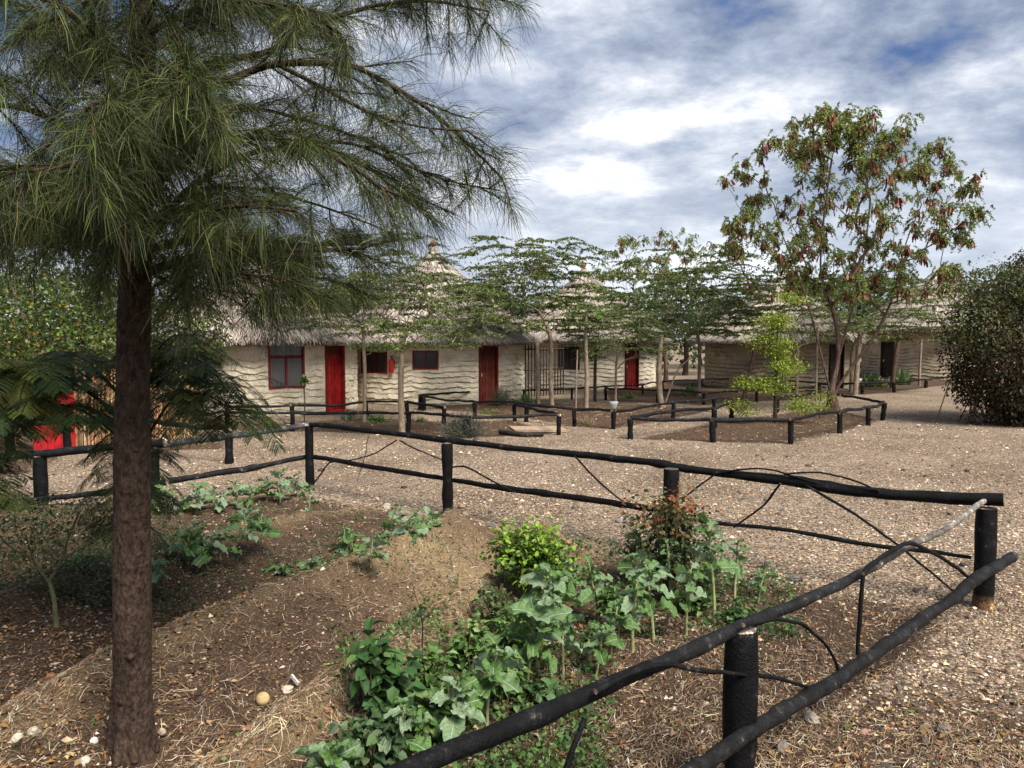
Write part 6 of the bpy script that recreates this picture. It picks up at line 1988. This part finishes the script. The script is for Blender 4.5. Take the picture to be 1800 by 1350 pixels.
# ------------------------------------------------------------------ stones and small things
rg = np.random.default_rng(1500)
SG = 'larger stones lying about'
stones = [(505, 1218, .075, .045, (0.46, 0.40, 0.31), 'pale rough rock beside the round fruit on the soil'),
          (1425, 1268, .095, .05, (0.30, 0.255, 0.20), 'oblong tan stone outside the near fence'),
          (1376, 1322, .070, .055, (0.17, 0.14, 0.115), 'dark lumpy clod right of the nearest post'),
          (1660, 1288, .075, .05, (0.19, 0.15, 0.115), 'half buried brown stone at the lower right'),
          (1395, 1250, .07, .022, (0.30, 0.20, 0.12), 'flat orange brown stone below the lower rail'),
          (1580, 1212, .045, .03, (0.14, 0.12, 0.10), 'small dark stone in the gravel at the lower right'),
          (680, 893, .10, .06, (0.40, 0.34, 0.27), 'pale stone left of the split fence post'), (735, 907, .085, .06, (0.20, 0.165, 0.13), 'dark stone between pale stones near the split post'),
          (768, 905, .10, .055, (0.36, 0.30, 0.23), 'tan stone against the left foot of the split post'), (812, 893, .10, .06, (0.33, 0.22, 0.15), 'reddish stone right behind the split post'),
          (818, 907, .09, .055, (0.36, 0.27, 0.19), 'reddish tan stone at the right foot of the split post'), (792, 916, .055, .03, (0.66, 0.62, 0.55), 'small white stone at the foot of the split post'),
          (862, 925, .11, .035, (0.11, 0.10, 0.095), 'flat dark stone right of the split post'), (965, 872, .035, .03, (0.05, 0.045, 0.04), 'black pebble lying alone on the gravel'),
          (862, 902, .05, .035, (0.08, 0.07, 0.06), 'dark pebble above the flat dark stone'), (1088, 918, .09, .05, (0.22, 0.19, 0.17), 'grey stone left of the red tipped bush'),
          (1264, 1002, .075, .05, (0.34, 0.29, 0.23), 'tan stone behind the kale near the lower rail'), (1352, 998, .10, .065, (0.26, 0.22, 0.18), 'brown stone at the edge of the bed by the rail'),
          (1395, 1020, .12, .05, (0.13, 0.115, 0.10), 'dark flat stone at the edge of the bed'), (1000, 925, .05, .03, (0.17, 0.15, 0.13), 'small grey stone behind the cut stalks'),
          (1375, 868 + 30, .04, .025, (0.09, 0.08, 0.07), 'small dark stone on the gravel inside the far rail'),
          (1345, 850 + 30, .05, .03, (0.10, 0.09, 0.08), 'dark stone in the gravel just behind the bent stick'), (1330, 802, .05, .035, (0.10, 0.09, 0.08), 'dark stone on the gravel beyond the far rail'),
          (590, 790, .05, .03, (0.10, 0.09, 0.08), 'dark stone on the gravel beyond the corner post'), (1384, 804, .07, .04, (0.12, 0.10, 0.09), 'dark stone below the pod tree fence'),
          (535, 905, .12, .05, (0.42, 0.32, 0.22), 'tan slab stone at the corner post'), (60, 1290, .06, .035, (0.38, 0.32, 0.24), 'pale pebble in the lower left corner'),
          (150, 1340, .05, .03, (0.45, 0.40, 0.33), 'pale pebble left of the trunk foot'), (165, 1305, .04, .025, (0.62, 0.58, 0.52), 'whitish pebble left of the trunk foot'),
          (285, 1290, .035, .03, (0.40, 0.32, 0.25), 'tan pebble right of the trunk foot'), (30, 1300, .05, .03, (0.5, 0.44, 0.35), 'light pebble at the lower left edge'),
          (340, 1135, .03, .018, (0.66, 0.62, 0.56), 'small white pebble on the bare soil')]
for px, py, s_, hz_, c_, lab in stones:
    p = GP(px, py)
    m_ = MB(); rock(m_, p + np.array([0, 0, hz_ * 0.35]), (s_ * 0.6, s_ * 0.5, hz_ * 0.75), rg, c_)
    tag(m_.build('stone', MT['stone'], smooth=False), lab, 'stone', SG)
p = GP(462, 1240)
m_ = MB()
zz_ = np.linspace(0, PI, 11)
tube(m_, [(p[0], p[1], p[2] + 0.042 - 0.042 * math.cos(a)) for a in zz_], [max(0.002, 0.043 * math.sin(a)) for a in zz_], 16, col=(0.42, 0.31, 0.15), rng=rg, rough=0.015)
tag(m_.build('round_fruit', MT['wood'], smooth=True), 'small round yellowish fruit lying on the soil', 'fruit')
p = GP(513, 1208)
m_ = MB(); box(m_, p + np.array([0.02, 0.0, 0.05]), (0.012, 0.085, 0.022), (0.55, 0.53, 0.50), Euler((0.4, 0.1, 0.9)).to_matrix())
tag(m_.build('white_chip', MT['stone']), 'flat white chip leaning on the pale rough rock', 'chip')

# board and log in the left middle bed
a, b = G(905, 768), G(985, 757)
root = thing('timber_slab', 'weathered tan timber slab with pale cut log end lying by the bed', 'timber', (a[0], a[1], 0))
m_ = MB(); box(m_, ((a[0] + b[0]) / 2, (a[1] + b[1]) / 2 + 0.3, 0.07), (1.25, 0.55, 0.05), (0.36, 0.26, 0.18), Euler((0.05, 0.03, 0.25)).to_matrix()); m_.build('board', MT['wood'], root)
m_ = MB(); q0 = G(878, 764); rail(m_, [np.r_[q0[:2], 0.07], np.r_[G(925, 769)[:2], 0.06], np.r_[G(955, 768)[:2], 0.05]], 0.06, 0.04, 9, col=(0.03, 0.025, 0.02)); m_.build('log', MT['pole'], root, smooth=True)

# white bowls on posts
for (px, py, h, r_), lab in (((1078, 754, 0.46, 0.115), 'white bowl sitting on a fence post of the middle bed'), ((1507, 693, 0.40, 0.16), 'white bowl sitting on a far fence post near the fourth and fifth huts')):
    p = G(px, py)
    m_ = MB()
    z0 = h + 0.03
    prof = [(0.45, 0.0), (0.62, 0.03), (0.82, 0.10), (1.0, 0.17), (0.94, 0.165), (0.75, 0.10), (0.5, 0.04), (0.02, 0.03)]
    tube(m_, [(p[0], p[1], z0 + q_[1]) for q_ in prof], [q_[0] * r_ for q_ in prof], 18, col=(0.34, 0.34, 0.33), cap=False)
    tag(m_.build('white_bowl', MT['paint'], smooth=True), lab, 'bowl')
print('objects', len(bpy.data.objects), 'tris', sum(sum(len(p_.vertices) - 2 for p_ in []) for _ in [0]) )
print('faces', sum(len(m.polygons) for m in bpy.data.meshes))
